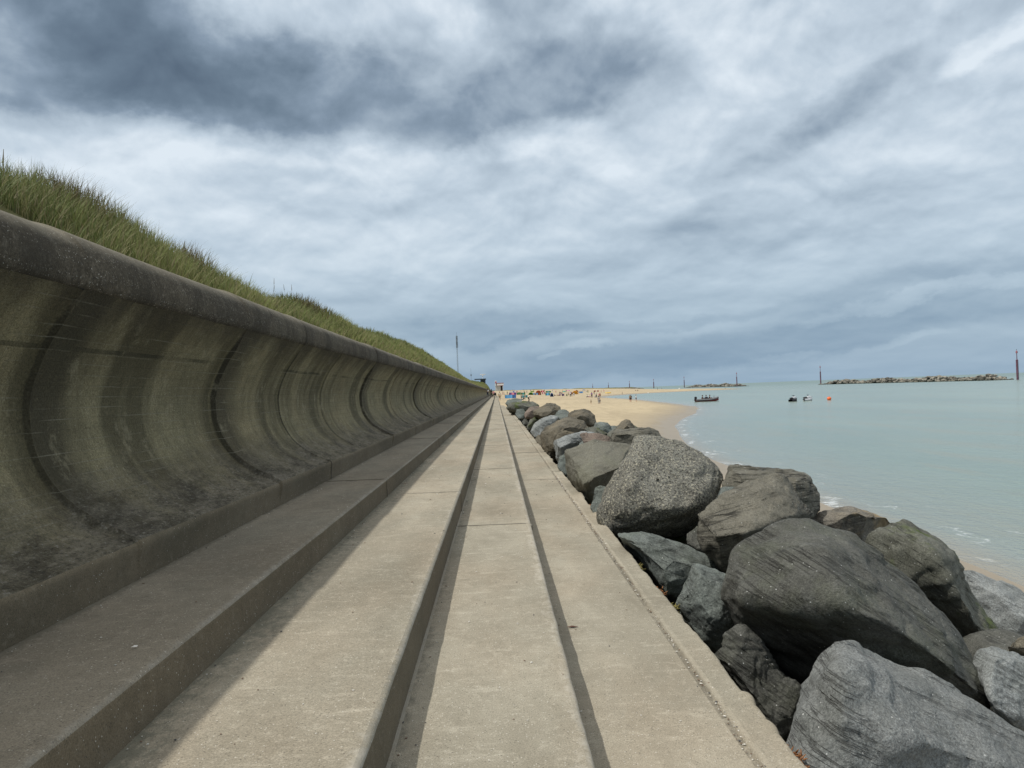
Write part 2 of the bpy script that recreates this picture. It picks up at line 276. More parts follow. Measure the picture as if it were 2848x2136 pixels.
for (bx, by, rx, ry, an, amp) in BL:
    if amp == 0: continue
    d = ray(bx*1.2875, by*1.2875); a_, e_ = math.atan2(d.x, d.y), math.asin(d.z); k = .000581; t = R(an+2.2)
    u = nt.m('SUBTRACT', az, a_); w = nt.m('SUBTRACT', el, e_)
    uu = nt.m('ADD', nt.m('MULTIPLY', u, math.cos(t)/(rx*k)), nt.m('MULTIPLY', w, math.sin(t)/(rx*k)))
    ww = nt.m('ADD', nt.m('MULTIPLY', u, -math.sin(t)/(ry*k)), nt.m('MULTIPLY', w, math.cos(t)/(ry*k)))
    r2 = nt.m('ADD', nt.m('MULTIPLY', uu, uu), nt.m('MULTIPLY', ww, ww))
    gs = nt.m('EXPONENT', nt.m('MULTIPLY', nt.m('POWER', r2, 2.6), -.5))
    val = nt.m('ADD', val, nt.m('MULTIPLY', gs, amp))
val = nt.m('SUBTRACT', val, nt.m('MULTIPLY', hz, .16))
cl = nt.ramp(val, [(0, (.085, .122, .168)), (.25, (.146, .200, .260)), (.45, (.25, .322, .405)), (.62, (.41, .495, .58)), (.8, (.57, .665, .755)), (1, (.80, .88, .95))])
cl = nt.mix(nt.m('MULTIPLY', hz, .72), cl, nt.mix(nt.rng(val, .30, .95), (.150, .285, .455), (.40, .55, .68)))
cl = nt.mix(nt.rng(el0, .55, .95), cl, (.90, .87, .80))  # unseen overhead sky, brighter warm white added to lift and warm the shade
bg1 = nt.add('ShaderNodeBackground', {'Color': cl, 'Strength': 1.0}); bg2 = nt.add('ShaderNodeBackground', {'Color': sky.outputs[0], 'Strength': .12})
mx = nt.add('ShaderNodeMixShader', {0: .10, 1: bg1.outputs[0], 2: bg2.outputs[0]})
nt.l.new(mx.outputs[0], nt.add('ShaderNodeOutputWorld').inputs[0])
sl = bpy.data.lights.new('sun', 'SUN'); sl.energy = 3.2; sl.angle = R(.9); sl.color = (1, .95, .87)
so = bpy.data.objects.new('sun', sl); C.objects.link(so); so.rotation_euler = sd.to_track_quat('Z', 'Y').to_euler(); so.location = (-20, -10, 40)
S.view_settings.view_transform = 'Standard'; S.view_settings.look = 'None'; S.view_settings.exposure = 0; S.view_settings.gamma = 1
# ------------------------------------------------------------------ sea wall and steps
YS = [-2.5]; JW = [4.19, 6.92, 9.02, 11.2, 14.4, 18.5, 23.6, 28.5, 34, 40, 47, 55, 64]; JS = [0.6, 8.7, 16.6, 24.6, 32.6, 41, 49]; JP = [-.6, 7.8, 13.5, 19.5, 26, 32, 38, 45, 52]
while YS[-1] < 330: YS.append(YS[-1]+max(.022, .0065*abs(YS[-1])))
for j in JW+JS+JP+[41, 28.5]:
    for o in (-.012, -.006, 0, .006, .012): YS.append(j+o*(1+max(j, 0)/12))
YS = np.unique(np.round(np.array(YS), 4))
def groove(Y, joints, w=.011):
    g = np.zeros_like(Y)
    for j in joints: g = np.maximum(g, np.exp(-((Y-j)/(w*(1+max(j, 0)/12)))**2))
    return g
def strip(name, prof, mat, parent, joints, depth=.012, rough=.0025, edge=(), ymax=330, chip=.006, bow=0, sub=None, bays=()):
    """loft a cross-section (x,z list) along Y; edge = indices of arrises that are worn"""
    P = np.array(prof, float); Y = YS[YS <= ymax]; nP = len(P)
    T = np.gradient(P, axis=0); T /= np.linalg.norm(T, axis=1, keepdims=True)+1e-9; N = np.stack([T[:, 1], -T[:, 0]], 1)   # outward
    X = P[:, 0][None]+0*Y[:, None]; Z = P[:, 1][None]+0*Y[:, None]; YY = Y[:, None]+0*X
    s = np.concatenate([[0], np.cumsum(np.linalg.norm(np.diff(P, axis=0), axis=1))])
    d = rough*(fbm(YY*2.1, s[None]*4+3, 1.7, 5)+.5*vnoise(YY*40, s[None]*40))
    G = np.repeat(groove(Y, joints)[:, None], nP, 1)
    if sub: G[:, sub[0]:] = groove(Y, sub[1])[:, None]
    d -= depth*G
    for yj, off in bays: d -= (off*np.exp(-np.maximum(Y-yj, 0)/(.7+yj*.03))*(Y > yj))[:, None]*(smoothstep(0, .25, s)*smoothstep(0, .35, s[-1]-s))[None]
    d += bow*(vnoise(YY*.35, 0*X+2.3, 5))
    for i in edge:
        wgt = np.exp(-((s-s[i])/.028)**2)[None]
        d -= wgt*(chip*np.clip(fbm(Y*5, Y*0+i*9.1, 2, 4)+.1, 0, 1)+.10*chip/.01*np.clip(vnoise(Y*2.9, Y*0+i*4.1+7)-.33, 0, 1))[:, None]
    X = X+d*N[:, 0]; Z = Z+d*N[:, 1]
    V = np.stack([X, YY, Z], -1).reshape(-1, 3)
    me = npmesh(name, V, gridq(len(Y), nP)); attr(me, 'gap', (G**1.4).ravel()); return link(name, me, mat, parent)
def resample(pts, step):
    pts = np.array(pts, float); n = len(pts); out = []
    for i in range(n-1):
        p0, p1, p2, p3 = pts[max(i-1, 0)], pts[i], pts[i+1], pts[min(i+2, n-1)]; k = max(2, int(np.linalg.norm(p2-p1)/step))
        for t in np.arange(k)/k: out.append(.5*((2*p1)+(-p0+p2)*t+(2*p0-5*p1+4*p2-p3)*t*t+(-p0+3*p1-3*p2+p3)*t**3))
    out.append(pts[-1]); return out
def stepprof(x0, x1, z, zlow, r=.022, foot=0.0):
    """tread from wall side x0 to nosing x1 at height z, rounded arris, riser down to zlow. returns pts, index of arris"""
    t = [(x, z) for x in np.arange(x0, x1-r, .035)]; n = len(t)
    a = [(x1-r+r*math.sin(q), z-r+r*math.cos(q)) for q in np.linspace(0, math.pi/2, 6)]
    rs = [(x1+foot*k, q) for k, q in zip(np.linspace(0, 1, 8), np.linspace(z-r, zlow, 8))][1:]
    return t+a+rs, n+3
wall = empty('sea_wall', (-2.2, 0, .6)); tag(wall, 'long concave grey concrete sea wall with rounded coping running beside the steps', 'sea wall')
pw = [(-1.905, .56), (-1.898, .70), (-1.893, .765), (-1.903, .787), (-1.925, .797), (-2.05, .845), (-2.169, .915), (-2.327, 1.053), (-2.437, 1.249), (-2.472, 1.456), (-2.451, 1.633), (-2.338, 1.879), (-2.175, 2.085), (-2.142, 2.125)]
pw = [(x, z) for x, z in resample(pw, .03)]
ia = int(np.argmin([abs(x+1.9)+abs(z-.79) for x, z in pw]))
nrm_flip = [(x, z) for x, z in pw[::-1]]
def par(o):
    o.parent = wall; o.matrix_parent_inverse = Matrix.Translation((2.2, 0, -.6))
wf = strip('wall_face', pw[::-1], M_wall, None, JW, .014, .004, edge=(len(pw)-1-ia,), bow=.012, sub=(len(pw)-4-ia, [9.02, 18.5, 28.5, 41]), bays=((4.19, .028), (6.92, .035), (9.02, .008), (14.4, .035), (23.6, .035), (33.0, .03), (47., .03)))
wf.data.materials.append(M_ris); nP_ = len(pw); jj = np.arange(len(wf.data.polygons)) % (nP_-1); wf.data.polygons.foreach_set('material_index', (jj >= len(pw)-1-ia).astype(np.int32)); par(wf)
pc = resample([(-2.20, 2.10), (-2.142, 2.122), (-2.118, 2.16), (-2.113, 2.23), (-2.135, 2.32), (-2.185, 2.385), (-2.26, 2.43), (-2.36, 2.465), (-2.52, 2.49), (-3.0, 2.50)], .025)
par(strip('coping', pc[::-1], M_cop, None, [9.02, 18.5, 28.5, 41], .008, .0028, bow=.0, bays=((4.19, .012), (6.92, .015), (14.4, .015), (23.6, .02))))
def two(name, x0, x1, z, zlow, joints, m1, m2, chip=.006, foot=0):
    p, i = stepprof(x0, x1, z, zlow, foot=foot); o = strip(name, p, m1, None, joints, .012, .0018, edge=(i,), chip=chip)
    o.data.materials.append(m2); nP = len(p); k = i+1
    idx = np.zeros(len(o.data.polygons), np.int32); j = np.arange(len(idx)) % (nP-1); idx[j >= k] = 1
    o.data.polygons.foreach_set('material_index', idx); return o
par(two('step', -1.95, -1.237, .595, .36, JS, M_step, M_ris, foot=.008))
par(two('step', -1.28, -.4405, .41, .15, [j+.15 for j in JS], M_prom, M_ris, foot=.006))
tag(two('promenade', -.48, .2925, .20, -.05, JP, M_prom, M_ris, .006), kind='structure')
oedge, io = stepprof(.25, 1.15, 0, -2.8, r=.02)
ou = strip('pavement', oedge, M_prom, None, [j-.1 for j in JP], .012, .003, edge=(io,), chip=.022); tag(ou, kind='structure')
# raised outer margin of the walk: a 9 mm ledge with a pebbly seam
mg, mi = stepprof(.985, 1.147, .005, -.3, r=.02); mg = [(.983, -.004)]+mg
om = strip('kerb', mg, M_prom, None, [j+1.1 for j in JP], .012, .0048, edge=(mi+1, 1), chip=.019)
om.parent = ou
# gravel in the seam and on the treads
def pebbles(name, n, gen, mats, smin, smax):
    V = []; T = []; mi = []
    oc = np.array([(1, 0, 0), (-1, 0, 0), (0, 1, 0), (0, -1, 0), (0, 0, 1), (0, 0, -1)], float); fc = np.array([(0, 2, 4), (2, 1, 4), (1, 3, 4), (3, 0, 4), (2, 0, 5), (1, 2, 5), (3, 1, 5), (0, 3, 5)])
    for i in range(n):
        x, y, z = gen(); s = smin+(smax-smin)*random.random()**3; k = 1+max(y, 0)*.12
        sc = np.array([s*random.uniform(.7, 1.3), s*random.uniform(.7, 1.6), s*.55])*k; a = random.random()*6.28
        p = oc*sc*rng.uniform(.7, 1.2, (6, 1)); p = p@np.array([[math.cos(a), math.sin(a), 0], [-math.sin(a), math.cos(a), 0], [0, 0, 1]])
        T.append(fc+6*i); V.append(p+(x, y, z+s*.25)); mi += [random.choice([0, 0, 0, 1, 2, 1])]*8
    me = npmesh(name, np.concatenate(V), np.concatenate(T), False)
    for m in mats: me.materials.append(m)
    me.polygons.foreach_set('material_index', np.array(mi, np.int32)); return link(name, me)
PM = [plain('pebble_white', (.55, .53, .48)), plain('pebble_brown', (.16, .11, .075)), plain('pebble_grey', (.07, .07, .072))]
def g1():
    y = 1.0+13*random.random()**1.7; return random.gauss(.98, .012), y, .004
def g2():
    y = .9+13*random.random()**1.6; b = random.choice([0, 0, 1, 1, 2, 2, 3])
    x0, x1, z = [(.31, 1.12, .002), (-.42, .28, .202), (-1.22, -.46, .412), (-1.87, -1.26, .597)][b]
    x = random.uniform(x0, x1) if random.random() < .6 else x0+abs(random.gauss(0, .05)); return x, y, z
tag(pebbles('seam_gravel', 1500, g1, PM, .0012, .005), 'fine pale gravel lying in the seam along the outer walk', 'gravel', kind='stuff')
tag(pebbles('shell_grit', 1500, g2, PM, .0012, .0045), 'scattered shell grit and small stones on the steps', 'grit', kind='stuff')
# ------------------------------------------------------------------ coast height field
SH = [(7.8, -5), (8.4, 5), (9.35, 15), (9.8, 25), (10.5, 40), (11.9, 51), (13.6, 62), (16, 74), (20, 87), (26, 106), (31.8, 127), (37.7, 158), (41.5, 208), (44, 255), (43, 300), (46, 352), (56, 385), (72, 425), (92, 462), (113, 484), (130, 488), (160, 510), (171, 600), (166, 690), (190, 960), (262, 1700), (330, 3000), (200, 6000), (-6000, 6000), (-6000, -60), (5, -60)]
def inside_dist(X, Y):
    p = np.array(SH, float); q = np.roll(p, -1, 0); d = np.full(X.shape, 1e9); ins = np.zeros(X.shape, bool)
    for (ax, ay), (bx, by) in zip(p, q):
        vx, vy = bx-ax, by-ay; L = vx*vx+vy*vy; t = np.clip(((X-ax)*vx+(Y-ay)*vy)/L, 0, 1)
        d = np.minimum(d, np.hypot(X-ax-t*vx, Y-ay-t*vy))
        with np.errstate(divide='ignore', invalid='ignore'):
            c = ((ay > Y) != (by > Y)) & (X < vx*(Y-ay)/(vy if vy else 1e-9)+ax)
        ins ^= c
    return np.where(ins, d, -d)
def coast(X, Y):
    X = np.asarray(X, float); Y = np.asarray(Y, float)
    d = inside_dist(X, Y)
    amp = np.clip(Y/60, .25, 3); d = d+amp*fbm(X*.06+3, Y*.03, 1, 3)*(1-smoothstep(300, 420, Y)*.5)
    hm = np.interp(Y, [0, 60, 150, 220, 290, 400, 700, 1000, 3000], [1.1, 1.5, 1.78, 2.1, 2.75, 4.1, 5.2, 5.9, 8])
    spit = smoothstep(48, 80, X)*smoothstep(380, 430, Y)*(1-smoothstep(700, 1000, Y)); hm = hm*(1-spit)+1.15*spit
    z = np.where(d > 0, hm*(1-np.exp(-.085*np.maximum(d, 0)/hm*1.05)), .075*d); z = np.maximum(z, -6)
    z = z+np.where(d > 2, 1, .1)*(.05*fbm(X*.5, Y*.25, 2, 3)+.10*fbm(X*.08, Y*.05, 4, 2))*np.clip(Y/60, .4, 1)
    z = np.where((X < 1.6) & (Y < 78), np.minimum(z, 1.1), z)
    return SEA+z
rr = np.concatenate([np.geomspace(2.0, 2600, 620), np.geomspace(2900, 45000, 14)]); th = np.radians(np.concatenate([np.linspace(-60, -8, 20), np.linspace(-7.6, 45, 330), np.linspace(46.5, 120, 45)]))
RR, TH = np.meshgrid(rr, th, indexing='ij'); GX, GY = RR*np.sin(TH), RR*np.cos(TH); GZ = coast(GX, GY)
GZ = np.where((GX < -1) & (GY < 330), np.minimum(GZ, -1.0), GZ)
def sand_mat():
    m, nt, b = newmat('beach_sand'); v = coord(nt); sp = nt.add('ShaderNodeSeparateXYZ', {'Vector': v}); z = sp.outputs[2]
    big = nt.noise(nt.mapv(v, (.05, .03, 1)), 1, 5, .6); mid = nt.noise(nt.mapv(v, (.8, .25, 1)), 1.2, 6, .65); fn = nt.noise(v, 60, 4, .7)
    c = nt.mix(nt.rng(big, .35, .65), (.455, .375, .245), (.395, .325, .215)); c = nt.mix(nt.rng(mid, .48, .66, 0, .6), c, (.29, .235, .155)); c = nt.mix(nt.rng(nt.noise(nt.mapv(v, (.15, .02, 1), (0, 0, .3)), 1.3, 6, .7), .50, .62, 0, .5), c, (.31, .25, .165))
    k = nt.rng(fn, .3, .7, .85, 1.15); c = nt.mix(1., c, nt.add('ShaderNodeCombineXYZ', {'X': k, 'Y': k, 'Z': k}).outputs[0], 'MULTIPLY')
    wet = nt.rng(nt.m('ADD', z, nt.m('MULTIPLY', mid, .25)), SEA+.22, SEA+.62, 1, 0); c = nt.mix(nt.m('MULTIPLY', wet, .75), c, (.21, .165, .11))
    setb(nt, b, c, nt.rng(wet, 0, 1, .95, .38), nt.m('ADD', mid, nt.m('MULTIPLY', fn, .3)), .35, .03, .3); return m
M_sand = sand_mat()
V = np.stack([GX, GY, GZ], -1).reshape(-1, 3); tag(link('beach', npmesh('beach', V, gridq(len(rr), len(th))[:, ::-1]), M_sand), kind='structure')
def hit(x, y, dz=0.0):
    d = ray(x, y); t = np.geomspace(20, 3000, 5000)*(1/d.y); P = np.array(EYE)[None]+t[:, None]*np.array(d)[None]
    g = coast(P[:, 0], P[:, 1]); k = np.argmax(P[:, 2] < np.maximum(g, SEA))
    if not (P[:, 2] < np.maximum(g, SEA)).any(): k = np.argmin(P[:, 2]-g)
    return Vector((P[k, 0], P[k, 1], max(g[k], SEA)))
def sea_mat():
    m, nt, b = newmat('sea_water'); v = coord(nt); dep = nt.add('ShaderNodeAttribute', attribute_name='depth').outputs['Fac']
    sp = nt.add('ShaderNodeSeparateXYZ', {'Vector': v}); dist = nt.add('ShaderNodeVectorMath', {0: v}, operation='LENGTH').outputs['Value']
    big = nt.noise(nt.mapv(v, (.05, .015, 1), (0, 0, .5)), 1, 5, .6); st = nt.noise(nt.mapv(v, (.35, .07, 1), (0, 0, .55)), 1.2, 5, .6)
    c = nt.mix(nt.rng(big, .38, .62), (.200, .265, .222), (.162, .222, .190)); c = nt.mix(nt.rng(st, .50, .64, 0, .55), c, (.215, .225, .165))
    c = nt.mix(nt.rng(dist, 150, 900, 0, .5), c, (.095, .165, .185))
    shal = nt.rng(nt.m('ADD', dep, nt.m('MULTIPLY', nt.m('SUBTRACT', st, .5), .35)), .02, .55, 1, 0)
    c = nt.mix(nt.m('MULTIPLY', shal, .60), c, (.235, .24, .215)); c = nt.mix(nt.rng(dep, .0, .10, .65, 0), c, (.27, .215, .145))
    w1 = nt.noise(nt.mapv(v, (1.0, .55, 1), (0, 0, .5)), 1.5, 5, .62, .3); w2 = nt.noise(nt.mapv(v, (1, .6, 1), (0, 0, .3)), 7.0, 4, .6)
    # foam: thin broken lines parallel to the shore
    wob = nt.noise(nt.mapv(v, (.8, .8, 1)), .55, 5, .65, 1.0); d2 = nt.m('ADD', dep, nt.m('MULTIPLY', nt.m('SUBTRACT', wob, .5), .22)); foam = None
    for dd, wd, amt in ((.030, .016, 1.), (.10, .008, .6), (.19, .007, .3)):
        f = nt.m('MULTIPLY', nt.rng(nt.m('ABSOLUTE', nt.m('SUBTRACT', d2, dd)), wd*.3, wd, 1, 0), amt); foam = f if foam is None else nt.m('MAXIMUM', foam, f)
    br = nt.rng(nt.noise(nt.mapv(v, (.5, .5, 1), loc=(5, 1, 0)), .45, 4, .6), .50, .61); tx = nt.rng(nt.noise(v, 9, 5, .75), .42, .56)
    foam = nt.m('MULTIPLY', foam, nt.m('MULTIPLY', br, tx)); c = nt.mix(nt.m('MULTIPLY', foam, .9), c, (.80, .83, .84))
    setb(nt, b, c, nt.rng(dist, 10, 1500, .16, .42), nt.m('ADD', w1, nt.m('MULTIPLY', w2, .40)), .75, .14, .5); b.inputs['IOR'].default_value = 1.33; return m
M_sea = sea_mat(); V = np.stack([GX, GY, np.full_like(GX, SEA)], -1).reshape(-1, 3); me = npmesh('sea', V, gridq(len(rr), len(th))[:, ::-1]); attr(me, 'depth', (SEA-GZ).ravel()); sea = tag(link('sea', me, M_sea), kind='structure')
# ------------------------------------------------------------------ dune behind the wall
_c = []
for cx_, cy_ in ((0, 345), (100, 385), (190, 440), (280, 478), (325, 512), (345, 535), (400, 560), (460, 580), (530, 600), (600, 622), (650, 640), (680, 660), (740, 690), (800, 708), (870, 730), (920, 765), (955, 785), (985, 808), (1008, 820)):
    d_ = ray(cx_*1.2875, cy_*1.2875); t_ = -3.9/d_.x; _c.append((d_.y*t_, EYE.z+d_.z*t_))
CRY = np.array([-6]+[q[0] for q in _c]+[240, 300, 330, 380, 420]); CRZ = np.array([_c[0][1]]+[q[1] for q in _c]+[4.45+.3, 4.7+.3, 5.0, 3.6, 2.0])
def crest(Y):   # height of the vegetated crest above slab datum and its distance behind the wall
    h = np.interp(Y, CRY, CRZ)
    return h
def dunez(X, Y):
    s = -X-2.45; w = 1.75+.5*vnoise(Y*.35, 0*Y+3.3); hc = crest(Y)-.40+.17*vnoise(Y*.75+4, X*.3)+.20*vnoise(Y*2.1+1, X*.8); t = s/w
    up_ = 2.40+(hc-2.40)*np.clip(np.sin(np.clip(t, 0, 1)*1.5708), 0, 1)**.9; dn = np.maximum(hc-.22*(s-w), 1.2-.02*s)
    return np.where(t < 1, up_, np.maximum(dn, 1.0))+.10*fbm(X*1.3, Y*.9, 6, 4)*np.clip(s*1.2, 0, 1)
dY = [-6.0]
while dY[-1] < 440: dY.append(dY[-1]+max(.12, .012*abs(dY[-1])))
dY = np.array(dY); dX = -np.concatenate([np.linspace(2.36, 5.4, 36), np.geomspace(5.7, 260, 26)]); DX, DY = np.meshgrid(dX, dY, indexing='xy')
DZ = dunez(DX, DY); endf = smoothstep(370, 425, DY); DZ = DZ*(1-endf)+(coast(DX, DY)-.3)*endf
def dune_mat():
    m, nt, b = newmat('dune_turf'); v = coord(nt); a = nt.noise(v, 1.1, 5, .65); f = nt.noise(nt.mapv(v, (1, 1, .6)), 14, 5, .7)
    c = nt.mix(nt.rng(a, .38, .6), (.085, .100, .030), (.060, .052, .028)); c = nt.mix(nt.rng(f, .5, .7, 0, .6), c, (.13, .105, .060))
    far = nt.rng(nt.add('ShaderNodeSeparateXYZ', {'Vector': v}).outputs[1], 25, 90, 0, 1); c = nt.mix(nt.m('MULTIPLY', far, nt.rng(a, .6, .4, .2, .75)), c, (.17, .175, .06))
    setb(nt, b, c, .95, f, .8, .06, .1); return m
M_dune = dune_mat(); tag(link('dune', npmesh('dune', np.stack([DX, DY, DZ], -1).reshape(-1, 3), gridq(len(dY), len(dX))), M_dune), kind='structure')
def grass(name, N, y0, y1, lab, tall=1.0, seed=1, seg=3):
    r = np.random.default_rng(seed); Y = y0*(y1/y0)**r.random(N)-(.8 if y0 < 3 else 0); 
    if y0 < 3: Y = Y-1.0*r.random(N)
    s = r.random(N)**.85*3.0+.04; X = -2.40-s; clump = fbm(X*1.7+9, Y*1.1/np.maximum(1, Y/14), 2, 4); keep = (clump+.55*r.random(N)) > -.05+.35*np.exp(-s*3.0); X, Y, s, clump = X[keep], Y[keep], s[keep], clump[keep]; N = len(X)
    Z = dunez(X, Y)-.03; k = np.clip(Y/9, .75, 12); w = .0042*k*r.uniform(.7, 1.3, N); L = (.17+.25*r.random(N))*(.55+.45*np.clip(s/1.0, 0, 1))*(1+.5*clump)*tall
    L = np.where(r.random(N) < .005, L*1.35, L)
    a = r.uniform(0, 6.283, N); lean = r.uniform(.05, .62, N)*L; lx = np.cos(a)*lean+.05*L; ly = np.sin(a)*lean+.04*L
    sx, sy = -np.sin(a+.9), np.cos(a+.9); sy = sy*.5; nrm = np.hypot(sx, sy); sx, sy = sx/nrm, sy/nrm
    V = np.zeros((N, 2*seg+1, 3)); 
    for i in range(seg):
        t = i/seg; ww = w*(1-.45*t); cx, cy, cz = X+lx*t**1.8, Y+ly*t**1.8, Z+L*(t-.18*t*t*(lean/L))
        V[:, 2*i] = np.stack([cx-sx*ww, cy-sy*ww, cz], 1); V[:, 2*i+1] = np.stack([cx+sx*ww, cy+sy*ww, cz], 1)
    V[:, 2*seg] = np.stack([X+lx, Y+ly, Z+L*(1-.30*(lean/L))], 1)
    base = (np.arange(N)*(2*seg+1))[:, None]; T = []
    for i in range(seg-1): T += [base+np.array([[2*i, 2*i+1, 2*i+3]]), base+np.array([[2*i, 2*i+3, 2*i+2]])]
    T.append(base+np.array([[2*seg-2, 2*seg-1, 2*seg]])); T = np.concatenate(T)
    me = npmesh(name, V.reshape(-1, 3), T); nv = 2*seg+1
    attr(me, 'tone', np.repeat(np.clip(.5+.9*clump+r.normal(0, .18, N), 0, 1), nv)); attr(me, 'tip', np.tile(np.append(np.repeat(np.arange(seg)/seg, 2), 1.), N)); attr(me, 'thatch', np.repeat(smoothstep(-.02, .16, vnoise(X*1.1+31, Y*.9/np.maximum(1, Y/20), 8)+.10*r.normal(0, 1, N))*smoothstep(.5, 1.0, s), nv)); attr(me, 'dry', np.repeat((r.random(N) < .20+.45*np.exp(-s*2.2)).astype(float)*r.uniform(.3, 1, N), nv))
    return tag(link(name, me, M_grass), lab, 'grass', kind='stuff')
M_grass, nt, b = newmat('marram_blade'); A = lambda n: nt.add('ShaderNodeAttribute', attribute_name=n).outputs['Fac']
c = nt.mix(A('tone'), (.070, .095, .026), (.225, .255, .080)); c = nt.mix(nt.rng(A('tip'), .0, .45, .65, 0), c, (.085, .065, .035)); c = nt.mix(nt.m('MULTIPLY', A('dry'), .8), c, (.26, .205, .115)); c = nt.mix(nt.m('MULTIPLY', A('thatch'), .8), c, (.085, .058, .030))
setb(nt, b, c, .6, spec=.25); b.inputs['Transmission Weight'].default_value = 0
tr = nt.add('ShaderNodeBsdfTranslucent', {'Color': c}); mxs = nt.add('ShaderNodeMixShader', {0: .28, 1: b.outputs[0], 2: tr.outputs[0]}); nt.l.new(mxs.outputs[0], M_grass.node_tree.nodes['Material Output'].inputs[0])
grass('dune_grass', 320000, 2.2, 380, 'tall green marram grass covering the dune above the wall', 1.0)
# seed heads standing above the crest
bm = bmesh.new()
for i in range(26):
    y = 2.2+16*random.random()**1.4; x = -4.3+random.uniform(-.5, .3); z = float(dunez(np.array(x), np.array(y))); h = random.uniform(.35, .6)
    tx, ty = random.uniform(-.06, .14), random.uniform(-.1, .1); tube(bm, (x, y, z), (x+tx, y+ty, z+h), .0022, .0018, 4); tube(bm, (x+tx, y+ty, z+h-.02), (x+tx*1.2, y+ty*1.2, z+h+.10), .006, .002, 5)
tag(link('seed_heads', bmmesh('seed_heads', bm), plain('seed_straw', (.20, .15, .085))), 'thin straw seed heads rising above the dune grass', 'grass', kind='stuff')
# ------------------------------------------------------------------ rock armour
def rock(label, zone, sil, Y, thick, mat, inner=(), dy=None, seed=0, rough=1.0, group='boulders of the rock armour', rnd=2, drop=.35):
    """sil: outline points (x,y[,dY]) seen in a zoom of the photograph, each given its own distance; inner: nearer ridge points"""
    P = []; cx = sum(p[0] for p in sil)/len(sil); cy = sum(p[1] for p in sil)/len(sil)
    sil = [(cx+(p[0]-cx)*1.03, cy+(p[1]-cy)*1.03)+tuple(p[2:]) for p in sil]
    ys = [p[1] for p in sil]; y0, y1 = min(ys), max(ys)
    for p in sil:
        x, y = zpx(zone, p[0], p[1]); o = p[2] if len(p) > 2 else thick*.30*((y1-p[1])/(y1-y0)-.5)
        P.append(at(x, y, Y+o))
    for p in inner: x, y = zpx(zone, p[0], p[1]); P.append(at(x, y, Y+p[2]))
    front = list(P)
    for p in sil:
        q = (cx+(p[0]-cx)*.72, cy+(p[1]-cy)*.72); x, y = zpx(zone, *q); v = at(x, y, Y+thick); v.z -= drop*thick*.35; P.append(v)
    ctr = sum(P, Vector())/len(P); ctr.z = min(p.z for p in P)
    bm = bmesh.new(); vs = [bm.verts.new(p-ctr) for p in P]; r = bmesh.ops.convex_hull(bm, input=vs)
    bmesh.ops.delete(bm, geom=[v for v in bm.verts if not v.link_faces], context='VERTS')
    size = max((p-front[0]).length for p in front); rr_ = random.Random(seed*11+3)
    for _ in range(5 if len(inner) > 3 else 8):                       # knock planar chips off the corners and arrises
        nn = Vector((rr_.gauss(0, 1), rr_.gauss(-.6, 1), rr_.gauss(0, 1))).normalized(); h_ = max(v.co.dot(nn) for v in bm.verts)-size*rr_.uniform(.010, .028)
        if _ >= 5: nn = Vector((rr_.gauss(0, .45), -1, rr_.gauss(.1, .5))).normalized(); h_ = max(v.co.dot(nn) for v in bm.verts)-size*rr_.uniform(.05, .10)
        g_ = bmesh.ops.bisect_plane(bm, geom=bm.verts[:]+bm.edges[:]+bm.faces[:], plane_co=nn*h_, plane_no=nn, clear_outer=True)
        ed = [e for e in g_['geom_cut'] if isinstance(e, bmesh.types.BMEdge)]
        if ed: bmesh.ops.contextual_create(bm, geom=ed)
    bmesh.ops.triangulate(bm, faces=bm.faces[:])
    def refine(L):
        for _ in range(5):
            e = [e for e in bm.edges if e.calc_length() > L]
            if not e: break
            bmesh.ops.subdivide_edges(bm, edges=e, cuts=1, use_grid_fill=False); bmesh.ops.triangulate(bm, faces=[f for f in bm.faces if len(f.verts) > 3])
    refine(size*.032)
    for _ in range(1): bmesh.ops.smooth_vert(bm, verts=bm.verts, factor=.3, use_axis_x=True, use_axis_y=True, use_axis_z=True)
    refine(max(size*.028, Y*.0035))
    bmesh.ops.smooth_vert(bm, verts=bm.verts, factor=.2, use_axis_x=True, use_axis_y=True, use_axis_z=True)
    bm.normal_update(); me = bpy.data.meshes.new('boulder'); bm.to_mesh(me); bm.free()
    n = len(me.vertices); co = np.zeros(n*3, np.float32); me.vertices.foreach_get('co', co); co = co.reshape(-1, 3); no = np.zeros(n*3, np.float32); me.vertices.foreach_get('normal', no); no = no.reshape(-1, 3)
    q = co/size; o = seed*3.7
    d = .020*fbm(q[:, 0]*3+o, q[:, 1]*3, q[:, 2]*3, 3)
    cell = vnoise(np.round(q[:, 0]*2.6+.4*q[:, 2]+o), np.round(q[:, 1]*2.6), np.round(q[:, 2]*3.2+.5*q[:, 0])); 
    rdg = .5-np.abs(vnoise(q[:, 0]*7+o, q[:, 1]*7, q[:, 2]*9+4))*2; qd = fbm(q[:, 0]*2.3+o+9, q[:, 1]*2.3, q[:, 2]*3.1, 2)*5; d = d-.020*np.clip(rdg-.35, 0, 1)*2.2+.016*(np.floor(qd)+smoothstep(.75, 1.0, qd-np.floor(qd)))+.018*fbm(q[:, 0]*11+o, q[:, 1]*11, q[:, 2]*11, 4)
    co = co+no*(d*size*rough)[:, None]; me.vertices.foreach_set('co', co.ravel())
    for p in me.polygons: p.use_smooth = True
    me.update(); ob = link('boulder', me, RM[mat], None, ctr); return tag(ob, label, 'boulder', group)
